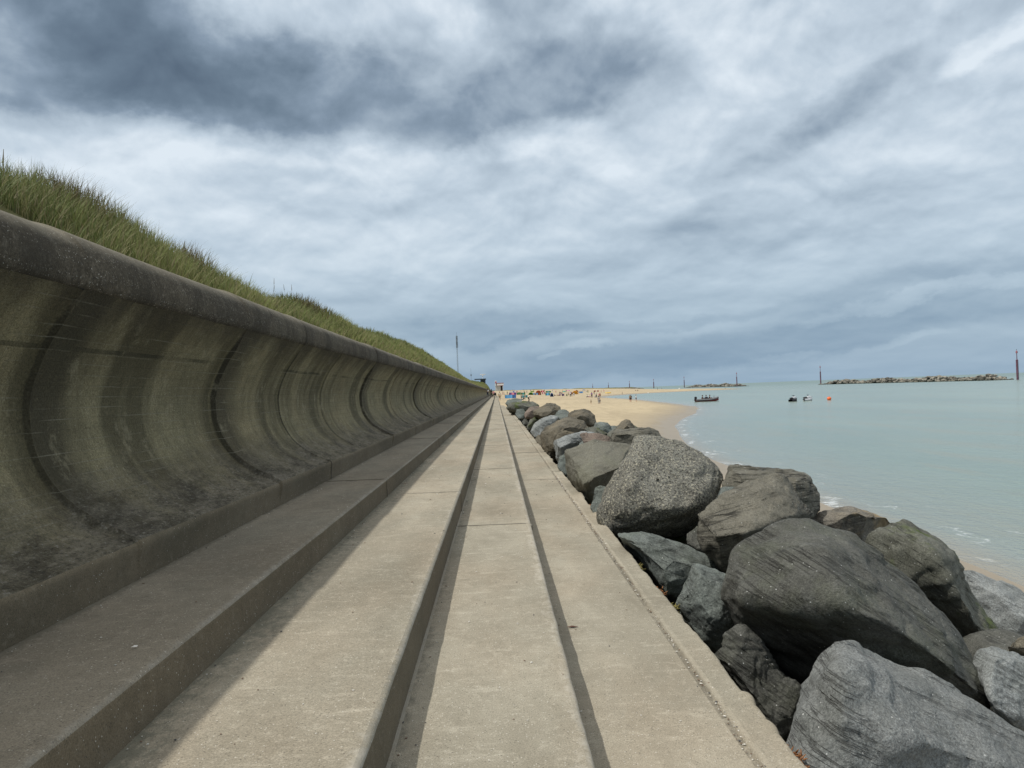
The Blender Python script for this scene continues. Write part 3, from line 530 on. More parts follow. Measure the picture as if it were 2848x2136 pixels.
rock('large light grey boulder filling the bottom right corner beside the walk edge', 'R8', [(590,1720,-.5),(620,1560),(690,1290),(765,1170),(850,1010),(888,925),(950,862),(1050,852),(1160,885),(1290,955),(1420,1035),(1760,1165),(1950,1285),(2160,1430),(2600,1780),(2500,2100),(700,2100)], 3.75, 1.3, 'light', [(980,1000,-.22),(1000,1350,-.50),(1500,1500,-.45),(1100,1700,-.6)], seed=1, rnd=1)
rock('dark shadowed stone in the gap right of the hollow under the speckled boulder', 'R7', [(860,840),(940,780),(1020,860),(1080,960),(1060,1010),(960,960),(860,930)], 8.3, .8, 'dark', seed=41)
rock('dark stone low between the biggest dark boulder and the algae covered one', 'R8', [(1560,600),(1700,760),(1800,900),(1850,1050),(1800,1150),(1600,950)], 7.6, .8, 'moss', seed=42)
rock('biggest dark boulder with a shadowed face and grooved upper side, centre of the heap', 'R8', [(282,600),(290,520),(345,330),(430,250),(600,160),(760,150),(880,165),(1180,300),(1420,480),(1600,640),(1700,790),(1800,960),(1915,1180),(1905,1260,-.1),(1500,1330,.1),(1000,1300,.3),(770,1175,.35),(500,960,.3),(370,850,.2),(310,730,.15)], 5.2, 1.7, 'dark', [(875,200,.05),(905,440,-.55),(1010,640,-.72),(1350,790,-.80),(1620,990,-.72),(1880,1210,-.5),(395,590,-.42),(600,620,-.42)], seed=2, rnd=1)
rock('dark boulder with a green algae covered face on the seaward side', 'R8', [(1180,200),(1380,97),(1440,125),(1560,200),(1640,265),(1740,420),(1850,620),(2010,845),(2015,890),(1870,928),(1790,932),(1690,850),(1400,560),(1200,400)], 7.0, 1.3, 'moss', [(1330,200,-.1),(1570,330,-.45),(1700,520,-.6),(1840,740,-.65),(1875,860,-.5),(1500,400,-.3)], seed=3, rnd=1)
rock('low brown boulder with a sandy tan patch against the sea', 'R8', [(780,130),(870,38),(1070,8),(1130,22),(1290,88),(1315,118),(1210,240),(1150,300),(850,260)], 8.6, 1.2, 'tan', [(1100,70,-.3),(950,150,-.2)], seed=4)
rock('pale grey slab leaning behind the algae covered boulder at the right edge', 'R8', [(1730,410),(1850,430),(2000,505),(2137,555),(2350,640),(2400,900),(2020,885),(1880,860)], 7.8, 1.2, 'pale', [(2060,700,-.3),(2200,720,-.35)], seed=5)
rock('pale grey boulder at the right edge just above the large light one', 'R8', [(1820,1010),(1868,920),(1960,902),(2080,922),(2137,938),(2350,1010),(2450,1500),(2200,1520),(1960,1330),(1915,1200)], 4.9, .9, 'pale', [(1990,1000,-.15),(1960,1250,-.3),(2150,1250,-.25)], seed=6, rnd=1)
rock('small brown boulder half hidden at the right edge between two pale ones', 'R8', [(2030,905),(2080,860),(2137,830),(2300,800),(2300,960),(2137,940)], 5.6, .6, 'brown', seed=7)
rock('smooth blue grey slab lying against the walk below the speckled boulder', 'R7', [(305,850),(345,828),(500,828),(700,868),(870,928),(1050,1020),(1130,1095),(1230,1200),(1100,1330),(760,1345),(690,1300),(600,1190),(510,1075),(400,950)], 7.1, 1.3, 'slate', [(620,960,-.2),(800,1150,-.45),(1000,1150,-.3)], seed=8)
rock('upright grey boulder with a long groove beside the walk', 'R7', [(765,1375),(850,1180),(908,1072),(960,1078),(1010,1135),(1210,1190),(1220,1360),(1260,1530),(1330,1680),(1200,1800),(1000,1690),(820,1440)], 5.9, 1.2, 'slate', [(975,1190,-.25),(1040,1400,-.4),(1180,1300,-.2)], seed=9, rnd=1)
rock('dark cracked boulder wedged low between the walk and the biggest dark boulder', 'R8', [(200,960),(290,830),(370,780),(440,860),(560,1000),(780,1170),(720,1400),(600,1480),(500,1310),(400,1200)], 4.9, .9, 'dark', [(420,1080,-.15),(560,1200,-.2)], seed=10, rough=1.4, rnd=1)
rock('grey brown boulder covered in parallel dark cracks', 'R7', [(925,670),(1100,580),(1350,455),(1500,395),(1560,368),(1625,415),(1700,550),(1800,690),(1740,820),(1500,900),(1290,1080),(1235,1185),(1150,1125),(1000,960),(940,790)], 6.9, 1.5, 'strata', [(1070,860,-.45),(1300,830,-.55),(1480,770,-.45),(1700,690,-.2),(1180,1080,-.25)], seed=11, rnd=1)
rock('broad banded boulder standing against the sea behind the cracked one', 'R7', [(1120,450),(1185,322),(1250,313),(1430,340),(1560,352),(1750,378),(1800,405),(1850,480),(1888,580),(1890,660),(1800,740),(1500,700),(1150,600)], 8.7, 1.4, 'flat', [(1690,440,-.4),(1740,640,-.5),(1300,420,-.3)], seed=12, rnd=1)
rock('small blue grey stone showing between the speckled and the cracked boulders', 'R7', [(1060,620),(1120,480),(1200,470),(1310,490),(1350,520),(1150,640)], 8.0, .7, 'slate', seed=13)
rock('large speckled granite boulder overhanging a black hollow', 'R7', [(185,700),(220,560),(300,420),(370,320),(430,180),(470,112),(560,97),(660,118),(800,168),(980,240),(1090,310),(1142,372),(1135,440),(1100,540),(1060,600),(985,640),(930,690),(935,790,.25),(850,832,.3),(600,800,.3),(450,815,.2),(330,832,0),(270,812),(200,745)], 8.9, 1.7, 'granite', [(430,450,-.35),(560,250,0),(600,640,-.45),(850,650,-.45),(990,480,-.2),(330,700,-.35),(900,380,-.1)], seed=14, rnd=1)
rock('small wedge of grey stone left of the speckled boulder', 'R7', [(122,640),(150,488),(190,473),(285,485),(300,600),(210,700),(150,690)], 9.6, .7, 'slate', seed=15)
rock('large smooth flat faced grey boulder tilted towards the walk', 'R6', [(688,640),(720,608),(1000,525),(1170,548),(1400,560),(1395,640),(1330,760),(1280,840),(1230,950),(1190,1100),(1000,1230),(930,1150),(865,1075),(760,900),(715,780)], 12.0, 2.0, 'smooth', [(900,1000,-.9),(1260,820,-.7),(1000,930,-1.0),(740,680,-.1)], seed=16, rnd=1, rough=.7)
rock('flat topped grey boulder standing above the sand, right of the pointed stone', 'R6', [(1175,560),(1182,460),(1230,418),(1440,393),(1600,402),(1660,428),(1692,480),(1692,530),(1600,620),(1300,640),(1180,620)], 13.8, 1.6, 'flat', [(1230,470,-.3),(1500,470,-.3)], seed=17, rnd=1)
rock('rounded pointed stone rising behind the flat topped boulder', 'R6', [(1230,425),(1285,345),(1330,320),(1370,330),(1425,400),(1420,470),(1250,480)], 15.2, 1.0, 'brown', [(1340,390,-.3)], seed=18)
rock('pale edged boulder with a flat tan top behind the large smooth one', 'R6', [(588,565),(605,530),(700,495),(880,445),(1000,450),(1000,560),(800,640),(700,760),(640,760),(620,700)], 15.8, 1.5, 'pale', [(630,560,-.5),(800,560,-.3)], seed=19, rnd=1)
rock('reddish stone wedged behind the pale edged boulder', 'R6', [(860,470),(930,452),(1060,462),(1178,492),(1172,560),(1050,600),(900,560)], 15.0, 1.0, 'red', seed=20)
rock('small blue grey stone low against the walk beside the large smooth boulder', 'R6', [(628,800),(650,700),(700,680),(740,860),(725,900),(665,850)], 14.6, .7, 'slate', seed=21)
rock('rounded brown boulder bulging over the walk edge', 'R6', [(463,480),(500,400),(620,320),(700,298),(760,290),(900,345),(965,440),(850,520),(640,700),(600,740),(540,700),(480,600)], 19.5, 2.2, 'brown', [(640,420,-.9),(600,560,-.9),(780,390,-.5)], seed=22)
rock('dome shaped dark boulder on the skyline of the heap against the sand', 'R6', [(735,290),(745,245),(800,220),(870,224),(900,216),(960,233),(1010,278),(1022,340),(1012,388),(960,395),(850,370),(740,340)], 22.5, 1.8, 'brown', [(880,290,-.5)], seed=23)
rock('low blue grey boulder right of the dome shaped one', 'R6', [(1000,400),(1018,345),(1060,342),(1140,353),(1168,380),(1192,460),(1165,485),(1050,470)], 19.5, 1.3, 'slate', [(1080,400,-.4)], seed=24)
rock('dark rough stone beneath the dome shaped boulder', 'R6', [(905,420),(930,395),(1000,380),(1040,400),(1080,420),(1150,470),(1100,490),(960,460)], 18.5, 1.0, 'moss', seed=25)
rock('small grey stone at the right end of the middle boulders by the sand', 'R6', [(1150,430),(1170,385),(1210,385),(1238,425),(1200,460)], 19.5, .9, 'slate', seed=26)
rock('sloping blue grey boulder beside the walk, left of the bulging brown one', 'R6', [(345,440),(400,355),(480,308),(560,278),(638,300),(560,370),(500,420),(465,480),(440,520),(390,500)], 25.5, 2.0, 'pale', [(470,380,-.4)], seed=27)
rock('rounded grey stone behind the sloping blue grey boulder', 'R6', [(588,290),(640,222),(690,211),(745,240),(745,310),(680,330),(620,310)], 26.0, 1.6, 'slate', seed=28)
rock('flat topped brown boulder with a dark underside, highest of the far boulders', 'R6', [(375,230),(430,195),(520,150),(600,153),(650,190),(662,220),(600,292),(500,308),(440,300),(390,275)], 31.0, 2.5, 'brown', [(480,270,-.9),(570,240,-.8)], seed=29, rnd=1)
rock('reddish sided boulder between the walk and the flat topped brown one', 'R6', [(283,255),(340,193),(430,180),(480,200),(420,290),(350,312),(300,305)], 34.5, 2.0, 'red', [(340,250,-.5)], seed=30)
rock('far low ridged boulder at the narrow end of the heap', 'R6', [(108,200),(150,148),(250,133),(370,143),(430,175),(400,215),(280,240),(190,232)], 51.0, 3.5, 'moss', [(200,190,-.9)], seed=31)
rock('dark stone under the reddish sided boulder beside the walk', 'R6', [(262,340),(290,305),(330,312),(350,335),(320,372),(285,372)], 34.5, .9, 'dark', seed=32)
rock('greenish stone beside the walk below the far flat topped boulder', 'R6', [(310,395),(345,325),(400,288),(465,300),(430,360),(375,425),(330,420)], 31.0, 1.3, 'moss', [(380,350,-.3)], seed=33)
rock('blue grey stone leaning on the walk near the far end of the heap', 'R6', [(188,260),(215,215),(280,210),(300,240),(275,310),(230,305)], 42.0, 1.2, 'slate', seed=34)
rock('grey stone at the very end of the heap near the blue windbreak', 'R6', [(92,150),(120,118),(190,106),(258,110),(268,138),(190,160),(115,168)], 70.0, 3, 'slate', seed=35)
rock('dark brown stone filling the gap below the bulging brown boulder', 'R6', [(590,560),(630,470),(700,440),(790,455),(820,480),(700,500),(640,560),(600,640)], 18.0, .9, 'brown', seed=36)
rock('brown stone low against the walk beneath the sloping blue grey boulder', 'R6', [(395,520),(430,480),(470,480),(490,560),(560,720),(500,640),(450,590)], 22.5, 1.0, 'brown', seed=37)
# boulders of the lower course, seen in the gaps
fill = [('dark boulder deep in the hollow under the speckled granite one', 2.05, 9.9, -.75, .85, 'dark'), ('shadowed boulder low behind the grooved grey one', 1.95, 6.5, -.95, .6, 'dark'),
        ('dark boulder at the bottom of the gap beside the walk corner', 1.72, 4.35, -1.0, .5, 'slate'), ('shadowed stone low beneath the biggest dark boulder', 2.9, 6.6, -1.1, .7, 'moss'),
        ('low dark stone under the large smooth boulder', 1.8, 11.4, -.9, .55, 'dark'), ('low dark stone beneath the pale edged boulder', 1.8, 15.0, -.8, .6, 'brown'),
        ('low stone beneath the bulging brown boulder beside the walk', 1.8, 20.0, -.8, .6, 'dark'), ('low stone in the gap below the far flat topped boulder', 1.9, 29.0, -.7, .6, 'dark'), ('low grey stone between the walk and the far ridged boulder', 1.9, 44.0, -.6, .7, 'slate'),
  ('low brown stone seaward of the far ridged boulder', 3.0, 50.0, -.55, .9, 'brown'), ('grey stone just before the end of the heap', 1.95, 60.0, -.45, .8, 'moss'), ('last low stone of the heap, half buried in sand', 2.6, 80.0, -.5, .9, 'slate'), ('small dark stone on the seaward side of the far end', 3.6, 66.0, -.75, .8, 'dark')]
def lowrock(i, lab, x, y, z, s, mt, fx=1.0, fy=1.0, group='boulders of the rock armour'):
    bm = bmesh.new(); bmesh.ops.create_icosphere(bm, subdivisions=4, radius=s)
    for v in bm.verts:
        k = v.co.copy(); n_ = mn.noise(k*1.3/s+Vector((i*9, 0, 0))); v.co *= 1+.35*n_; v.co.z *= .75; v.co.x = max(min(v.co.x, s*.75), -s*.70)*fx; v.co.y *= fy; v.co += k.normalized()*.04*mn.noise(k*5/s)
    for _ in range(2): bmesh.ops.smooth_vert(bm, verts=bm.verts, factor=.5, use_axis_x=True, use_axis_y=True, use_axis_z=True)
    tag(link('boulder', bmmesh('boulder', bm, True), RM[mt], None, (x, y, z)), lab, 'boulder', group)
uppers = [o for o in C.objects if o.name.startswith('boulder')]
for i, (lab, x, y, z, s, mt) in enumerate(fill): lowrock(i, lab, x, y, z, s, mt)
# the lower courses that carry the boulders seen in the photograph, down to the sand
seen = {}
for i, o in enumerate(uppers):
    if o['label'].startswith('small blue grey stone showing'): continue
    co = np.zeros(len(o.data.vertices)*3); o.data.vertices.foreach_get('co', co); co = co.reshape(-1, 3)+np.array(o.location); lo_, hi_ = co.min(0), co.max(0)
    cx_, cy_ = max((lo_[0]+hi_[0])/2, 1.75), (lo_[1]+hi_[1])/2+.15; g_ = float(coast(np.array(cx_), np.array(cy_))); top = lo_[2]+.22; n_ = 0
    key = o['label']
    for cut in (' filling', ' with ', ' lying', ' covered', ' standing', ' leaning', ' overhanging', ' wedged', ' against', ' at ', ' just', ' rising', ' beside', ' bulging', ' showing', ' left of', ' right of', ' behind', ' on the', ' low ', ' tilted', ' between', ' near', ' under', ' beneath', ' in the', ' half', ','): key = key.split(cut)[0]
    wd = min(hi_[0]-lo_[0], hi_[1]-lo_[1])
    while top-g_ > .30 and n_ < 2:
        r_ = min(max(wd*.48, .45), max((top-g_)*.62, .35), .95); zc_ = top-r_*.62
        if zc_-r_*.6 < g_: zc_ = max(zc_, g_+r_*.35)
        word = ['lower boulder carrying the ', 'bottom boulder two courses under the '][n_]; lab = word+key; seen[lab] = seen.get(lab, 0)+1
        if seen[lab] > 1: lab = ['seaward ', 'farther ', 'farthest ', 'last ', 'rearmost '][min(seen[word+key]-2, 4)]+lab
        lowrock(i*2+n_+40, lab, max(cx_, 1.22+r_*.72), cy_+.05*n_, zc_, r_, ['dark', 'slate', 'brown', 'moss'][i % 4], group='lower courses of the rock armour'); top = zc_-r_*.45; n_ += 1
# ------------------------------------------------------------------ people
def skin(name, V, E_, Rr, sub=1, root=0):
    me = bpy.data.meshes.new(name); me.from_pydata([Vector(v) for v in V], E_, []); o = bpy.data.objects.new(name, me); C.objects.link(o)
    md = o.modifiers.new('s', 'SKIN'); 
    for i, r in enumerate(Rr): me.skin_vertices[0].data[i].radius = (r, r)
    me.skin_vertices[0].data[root].use_root = True
    if sub: o.modifiers.new('d', 'SUBSURF').levels = sub
    bpy.context.view_layer.update(); dg = bpy.context.evaluated_depsgraph_get(); out = bpy.data.meshes.new_from_object(o.evaluated_get(dg)); bpy.data.objects.remove(o)
    out.name = name; out.materials.clear()
    for p in out.polygons: p.use_smooth = True
    return out
PCOL = {}
def cloth(key, col):
    if key not in PCOL: PCOL[key] = plain('cloth_'+key, col, .85, .12, 9)
    return PCOL[key]
CC = {'white': (.72, .72, .72), 'cream': (.55, .50, .40), 'grey': (.28, .28, .28), 'black': (.02, .02, .024), 'navy': (.03, .045, .10), 'blue': (.06, .16, .40), 'red': (.36, .07, .06), 'pink': (.62, .22, .30), 'purple': (.16, .07, .26), 'brown': (.10, .055, .035), 'green': (.05, .20, .08), 'denim': (.09, .13, .20), 'khaki': (.30, .24, .14), 'orange': (.55, .20, .08), 'yellow': (.75, .50, .05), 'lime': (.35, .5, .08), 'teal': (.03, .26, .30), 'sky': (.12, .38, .70)}
SKIN = plain('skin', (.52, .31, .22), .6, .06); HAIRS = [plain('hair_dark', (.03, .02, .015)), plain('hair_brown', (.09, .05, .03)), plain('hair_fair', (.30, .20, .10)), plain('hair_grey', (.33, .32, .31))]
def skeleton(pose):
    """joint positions of a 1.72 m adult facing -Y"""
    if pose == 'sit':
        hip, chest, neck, head = (0, .10, .14), (0, .02, .50), (0, -.02, .66), (0, -.04, .80)
        kn = [(-.15, -.30, .42), (.15, -.32, .40)]; an = [(-.14, -.58, .07), (.16, -.62, .07)]; hp = [(-.09, .08, .13), (.09, .08, .13)]
        sh = [(-.18, 0, .58), (.18, 0, .58)]; eb = [(-.25, -.10, .34), (.25, -.12, .34)]; ha = [(-.14, -.30, .40), (.15, -.31, .38)]
    elif pose == 'bend':
        hip, chest, neck, head = (0, .06, .90), (0, -.14, 1.26), (0, -.24, 1.40), (0, -.33, 1.49)
        kn = [(-.11, 0, .49), (.10, -.05, .49)]; an = [(-.12, .08, .08), (.10, -.02, .08)]; hp = [(-.09, .05, .87), (.09, .05, .87)]
        sh = [(-.19, -.18, 1.34), (.19, -.18, 1.34)]; eb = [(-.24, -.22, 1.06), (.23, -.25, 1.06)]; ha = [(-.17, -.42, .92), (.14, -.46, .94)]
    else:
        k = .22 if pose == 'walk' else .03; a = .20 if pose == 'walk' else .05
        hip, chest, neck, head = (0, 0, .92), (0, -.01, 1.28), (0, 0, 1.46), (0, -.01, 1.61)
        kn = [(-.10, -k*.6, .49), (.10, k*.35, .50)]; an = [(-.10, -k, .08), (.10, k*1.2, .10)]; hp = [(-.09, 0, .88), (.09, 0, .88)]
        sh = [(-.19, 0, 1.39), (.19, 0, 1.39)]; eb = [(-.24, a*.5, 1.11), (.24, -a*.3, 1.11)]; ha = [(-.25, a*.3-.05, .86), (.25, -a-.06, .88)]
    return hip, chest, neck, head, hp, kn, an, sh, eb, ha
def lerp(a, b, t): return tuple(a[i]+(b[i]-a[i])*t for i in range(3))
TEMPL = {}
def template(pose, long_leg=True, long_hair=False):
    key = (pose, long_leg, long_hair)
    if key in TEMPL: return TEMPL[key]
    hip, chest, neck, head, hp, kn, an, sh, eb, ha = skeleton(pose)
    V = [hip, lerp(hip, chest, .5), chest, neck, lerp(neck, head, .55), head, lerp(neck, head, 1.55)]; Rr = [.13, .115, .135, .055, .075, .095, .06]; E_ = [(0, 1), (1, 2), (2, 3), (3, 4), (4, 5), (5, 6)]
    def add(prev, pts, rad):
        for p, r in zip(pts, rad): V.append(p); Rr.append(r); E_.append((prev, len(V)-1)); prev = len(V)-1
        return prev
    V.append((head[0], head[1]-.105, head[2]-.01)); Rr.append(.018); E_.append((5, len(V)-1))            # nose
    for i in (0, 1):
        s = -1 if i == 0 else 1
        e = add(0, [hp[i], lerp(hp[i], kn[i], .45), kn[i], lerp(kn[i], an[i], .35), an[i]], [.095, .082, .058, .056, .038]); add(e, [(an[i][0], an[i][1]-.10, an[i][2]-.045), (an[i][0]+s*.01, an[i][1]-.19, an[i][2]-.055)], [.038, .026])
        e = add(2, [sh[i], eb[i], lerp(eb[i], ha[i], .85), ha[i]], [.058, .042, .030, .034])
        f = Vector(ha[i])-Vector(eb[i]); f.normalize()
        for q in range(4): add(e, [tuple(Vector(ha[i])+f*.045+Vector((s*.0, (q-1.5)*.019, 0))), tuple(Vector(ha[i])+f*(.09-.008*abs(q-1.4))+Vector((-s*.012, (q-1.5)*.02, 0)))], [.010, .008])
        add(e, [tuple(Vector(ha[i])+f*.02+Vector((-s*.01, -.035, 0))), tuple(Vector(ha[i])+f*.05+Vector((-s*.02, -.05, 0)))], [.011, .009])
    body = skin('body', V, E_, Rr)
    tV = [lerp(hip, chest, -.02), lerp(hip, chest, .5), chest, lerp(chest, neck, .7)]; tR = [.150, .140, .158, .085]; tE = [(0, 1), (1, 2), (2, 3)]
    for i in (0, 1): n = len(tV); tV += [sh[i], lerp(sh[i], eb[i], .75)]; tR += [.075, .062]; tE += [(2, n), (n, n+1)]
    top = skin('shirt', tV, tE, tR)
    bV = [lerp(hip, chest, .06)]; bR = [.148]; bE = []
    for i in (0, 1):
        n = len(bV); end = lerp(kn[i], an[i], .9) if long_leg else lerp(hp[i], kn[i], .9); mid = kn[i] if long_leg else lerp(hp[i], kn[i], .5)
        bV += [hp[i], mid, end]; bR += [.108, .080 if long_leg else .098, .060 if long_leg else .092]; bE += [(0, n), (n, n+1), (n+1, n+2)]
    legs = skin('trousers' if long_leg else 'shorts', bV, bE, bR)
    bm = bmesh.new(); ball(bm, (head[0], head[1]+.022, head[2]+.035), .108, (1, 1.02, 1.0))
    if long_hair: ball(bm, (head[0], head[1]+.06, head[2]-.09), .085, (1.05, .7, 1.6))
    TEMPL[key] = (body, top, legs, bmmesh('hair', bm, True), 'trousers' if long_leg else 'shorts'); return TEMPL[key]
def person(loc, h, rz, pose, top, leg, label, long_leg=True, long_hair=False, hair=0, group='people on the beach'):
    b, t, l, hm, ln = template(pose, long_leg, long_hair); ref = .92 if pose == 'sit' else 1.72
    r = empty('person', loc, rz); r.scale = (h/ref,)*3; tag(r, label, 'person', group)
    for nm, me, mt in (('body', b, SKIN), ('shirt', t, cloth(top, CC[top])), (ln, l, cloth(leg, CC[leg])), ('hair', hm, HAIRS[hair])):
        if not me.materials: me.materials.append(None)
        o = link(nm, me, None, r); o.material_slots[0].link = 'OBJECT'; o.material_slots[0].material = mt
    return r
def pp(zone, x, y, hz, rz, pose, top, leg, label, plane=None, lo=None, hi=None, maxd=None, **k):
    X, Y = zpx(zone, x, y); loc = atz(X, Y, plane) if plane is not None else hit(X, Y)
    px = hz*ZONE[zone][2]; h = px*loc.y/F; a, b = (.75, 1.0) if pose == 'sit' else (1.5, 1.85)
    if lo: a = lo
    if hi: b = hi
    return person(loc, min(max(h, a), b), rz, pose, top, leg, label, **k)
G1 = 'people on the promenade'
pp('R2', 123, 608, 165, 3.1, 'walk', 'white', 'navy', 'person in a pale shirt and dark trousers walking close beside the sea wall', plane=.595, group=G1)
pp('R2', 203, 633, 175, 2.9, 'walk', 'black', 'black', 'person dressed all in black walking just right of the pale shirted one on the steps', plane=.41, long_hair=True, group=G1)
pp('R2', 246, 628, 130, 3.3, 'stand', 'pink', 'brown', 'person in a pink top leaning over the black pushchair', plane=.41, group=G1, hair=1)
pp('R2', 370, 697, 190, 3.3, 'walk', 'cream', 'khaki', 'person in beige with bare lower legs walking on the outer strip of the walk', plane=0, long_leg=False, group=G1, hair=2)
pp('R2', 330, 560, 60, 0, 'stand', 'grey', 'grey', 'small distant person in grey behind the pushchair', plane=.2, group=G1)
pp('R2', 968, 728, 185, 1.4, 'bend', 'white', 'black', 'person in a white shirt and black trousers standing at the end of the boulders')
pp('R2', 815, 690, 60, 1.0, 'sit', 'grey', 'denim', 'person in grey sitting on the last boulders beside the walk', hi=1.0)
pp('R2', 857, 672, 30, 2.0, 'sit', 'black', 'black', 'person in black sitting low on the sand right of the grey one', hi=.9)
pp('R2', 425, 575, 60, 1.0, 'stand', 'cream', 'pink', 'small person in cream at the top of the beach left of the purple windbreak', hair=1)
pp('R2', 455, 575, 58, 2.0, 'stand', 'pink', 'khaki', 'small person in pink at the top of the beach by the walk', hair=2)
pp('R2', 525, 572, 55, 0, 'stand', 'green', 'khaki', 'person with dark hair standing just behind the blue windbreak')
pp('R2', 708, 545, 60, 1, 'stand', 'grey', 'brown', 'distant person in grey above the purple windbreak')
pp('R2', 785, 540, 62, 2, 'walk', 'cream', 'cream', 'distant person in cream behind the dark green windbreak', hair=1)
pp('R2', 822, 578, 70, 2, 'stand', 'grey', 'black', 'person in grey between the two green windbreaks')
pp('R2', 866, 530, 62, 1, 'stand', 'white', 'brown', 'distant person in white above the second green windbreak')
pp('R2', 882, 572, 60, .5, 'stand', 'black', 'green', 'person in black right of the second green windbreak')
pp('R2', 925, 545, 58, .5, 'stand', 'khaki', 'grey', 'distant person in khaki left of the green beach tent')
pp('R2', 1068, 530, 45, .5, 'stand', 'red', 'brown', 'distant person in red left of the orange beach tent')
pp('R2', 1190, 580, 45, 2.5, 'sit', 'brown', 'red', 'person in brown sitting in front of the orange beach tent')
pp('R2', 1495, 602, 38, 2.2, 'sit', 'black', 'black', 'person in black sitting just right of the dark blue beach tent')
pp('R2', 1545, 600, 40, 1.2, 'sit', 'pink', 'khaki', 'person in pink sitting between the dark blue tent and the purple clothed one')
pp('R2', 1585, 600, 48, 1.2, 'sit', 'purple', 'black', 'person in purple sitting left of the green parasol')
pp('R2', 1607, 598, 92, .2, 'stand', 'black', 'purple', 'person in black standing over the sitter in purple')
pp('R2', 1775, 592, 60, 2.0, 'stand', 'brown', 'black', 'person in brown below the pink parasol')
pp('R2', 1817, 620, 120, 3.0, 'stand', 'white', 'black', 'person in a white top and black trousers in front of the pink parasol')
pp('R2', 1848, 610, 120, .3, 'stand', 'brown', 'navy', 'person with bare brown arms standing left of the yellow tent')
rc = random.Random(5)
for i, (x, y) in enumerate(((585, 522), (640, 520), (675, 524), (735, 520), (1000, 522), (1020, 570), (1095, 580), (1285, 520), (1335, 525), (1380, 520), (1450, 530), (1520, 545), (1640, 560), (1660, 530), (1730, 525), (1745, 600), (1890, 600), (1985, 560), (2140, 520))):
    cs = ['white', 'red', 'blue', 'pink', 'black', 'khaki', 'purple', 'green']; a_, b2 = cs[i % 8], cs[(i*3+2) % 8]; sit = i % 3 == 0
    pp('R2', x, y, 55, rc.random()*6, 'sit' if sit else 'stand', a_, b2, 'distant beachgoer in %s and %s, number %s from the left in the crowd' % (a_, b2, ['one', 'two', 'three', 'four', 'five', 'six', 'seven', 'eight', 'nine', 'ten', 'eleven', 'twelve', 'thirteen', 'fourteen', 'fifteen', 'sixteen', 'seventeen', 'eighteen', 'nineteen'][i]), hair=i % 4, long_leg=i % 2 == 0, lo=1.5 if not sit else .8, group='distant crowd on the beach')
GB = 'people by the lagoon'
pp('R3', 203, 523, 70, 1.2, 'sit', 'white', 'black', 'left of two white shirted people sitting by the lagoon', group=GB)
pp('R3', 236, 523, 58, 2.0, 'sit', 'white', 'pink', 'right of two white shirted people sitting by the lagoon', group=GB, hair=2)
pp('R3', 283, 536, 105, 2.8, 'walk', 'purple', 'black', 'person in a purple top and black trousers near the lagoon end', group=GB)
pp('R3', 322, 475, 62, .5, 'stand', 'black', 'navy', 'distant person in black behind the lagoon end', group=GB)
pp('R3', 340, 525, 50, .5, 'sit', 'white', 'grey', 'person in white crouching between the purple topped and the red topped people', group=GB)
pp('R3', 362, 532, 74, 2.5, 'stand', 'grey', 'black', 'person in grey at the lagoon end beside the crouching one', group=GB)
pp('R3', 403, 520, 62, 2.5, 'stand', 'pink', 'khaki', 'small person in pink at the tip of the lagoon', group=GB, lo=1.2)
pp('R3', 424, 536, 90, .5, 'stand', 'red', 'brown', 'person in dark red at the tip of the lagoon', group=GB, long_leg=False)
pp('R3', 403, 640, 130, 3.0, 'stand', 'grey', 'grey', 'person in grey standing nearest on the open sand, left of the lagoon', group=GB)
pp('R3', 424, 634, 62, 3.0, 'stand', 'black', 'grey', 'small child in black beside the grey clothed person', group=GB, lo=.9, hi=1.1, long_leg=False)
pp('R3', 270, 645, 72, 1.0, 'stand', 'khaki', 'khaki', 'small child in tan alone on the open sand', lo=.9, hi=1.15, long_leg=False, group=GB, hair=2)
pp('R3', 936, 600, 112, .6, 'stand', 'khaki', 'black', 'person with bare arms standing at the water edge, left of a pair', group=GB, long_leg=False, hair=1)
pp('R3', 954, 600, 112, 2.6, 'stand', 'black', 'black', 'person dressed in black at the water edge, right beside the bare armed one', group=GB, long_leg=False)
pp('R3', 1042, 600, 122, 1.4, 'stand', 'white', 'black', 'person in a white top and black shorts at the water edge', group=GB, long_leg=False)
pp('R3', 805, 476, 42, 1.4, 'stand', 'brown', 'navy', 'distant person wading on the far side of the lagoon', group=GB)
pp('R3', 1030, 414, 22, 1.4, 'sit', 'brown', 'black', 'left of two distant people sitting on the far sand spit', group=GB)
pp('R3', 1066, 416, 24, 1.9, 'sit', 'black', 'brown', 'right of two distant people sitting on the far sand spit', group=GB)
pp('R3', 1405, 394, 40, 1.4, 'stand', 'black', 'black', 'distant person in black at the far edge of the spit', group=GB)
pp('R3', 1476, 390, 32, 1.4, 'walk', 'brown', 'grey', 'distant person right of the black clothed one at the far edge of the spit', group=GB)
pp('R3', 443, 445, 42, 1.4, 'stand', 'red', 'red', 'distant person in red left of the yellow dinghy', group=GB)
pp('R3', 489, 446, 55, 2.4, 'stand', 'pink', 'cream', 'distant person in pink beside the yellow dinghy', group=GB)
pp('R3', 217, 448, 55, 2.4, 'stand', 'brown', 'green', 'distant person in brown right of the blue tent', group=GB)
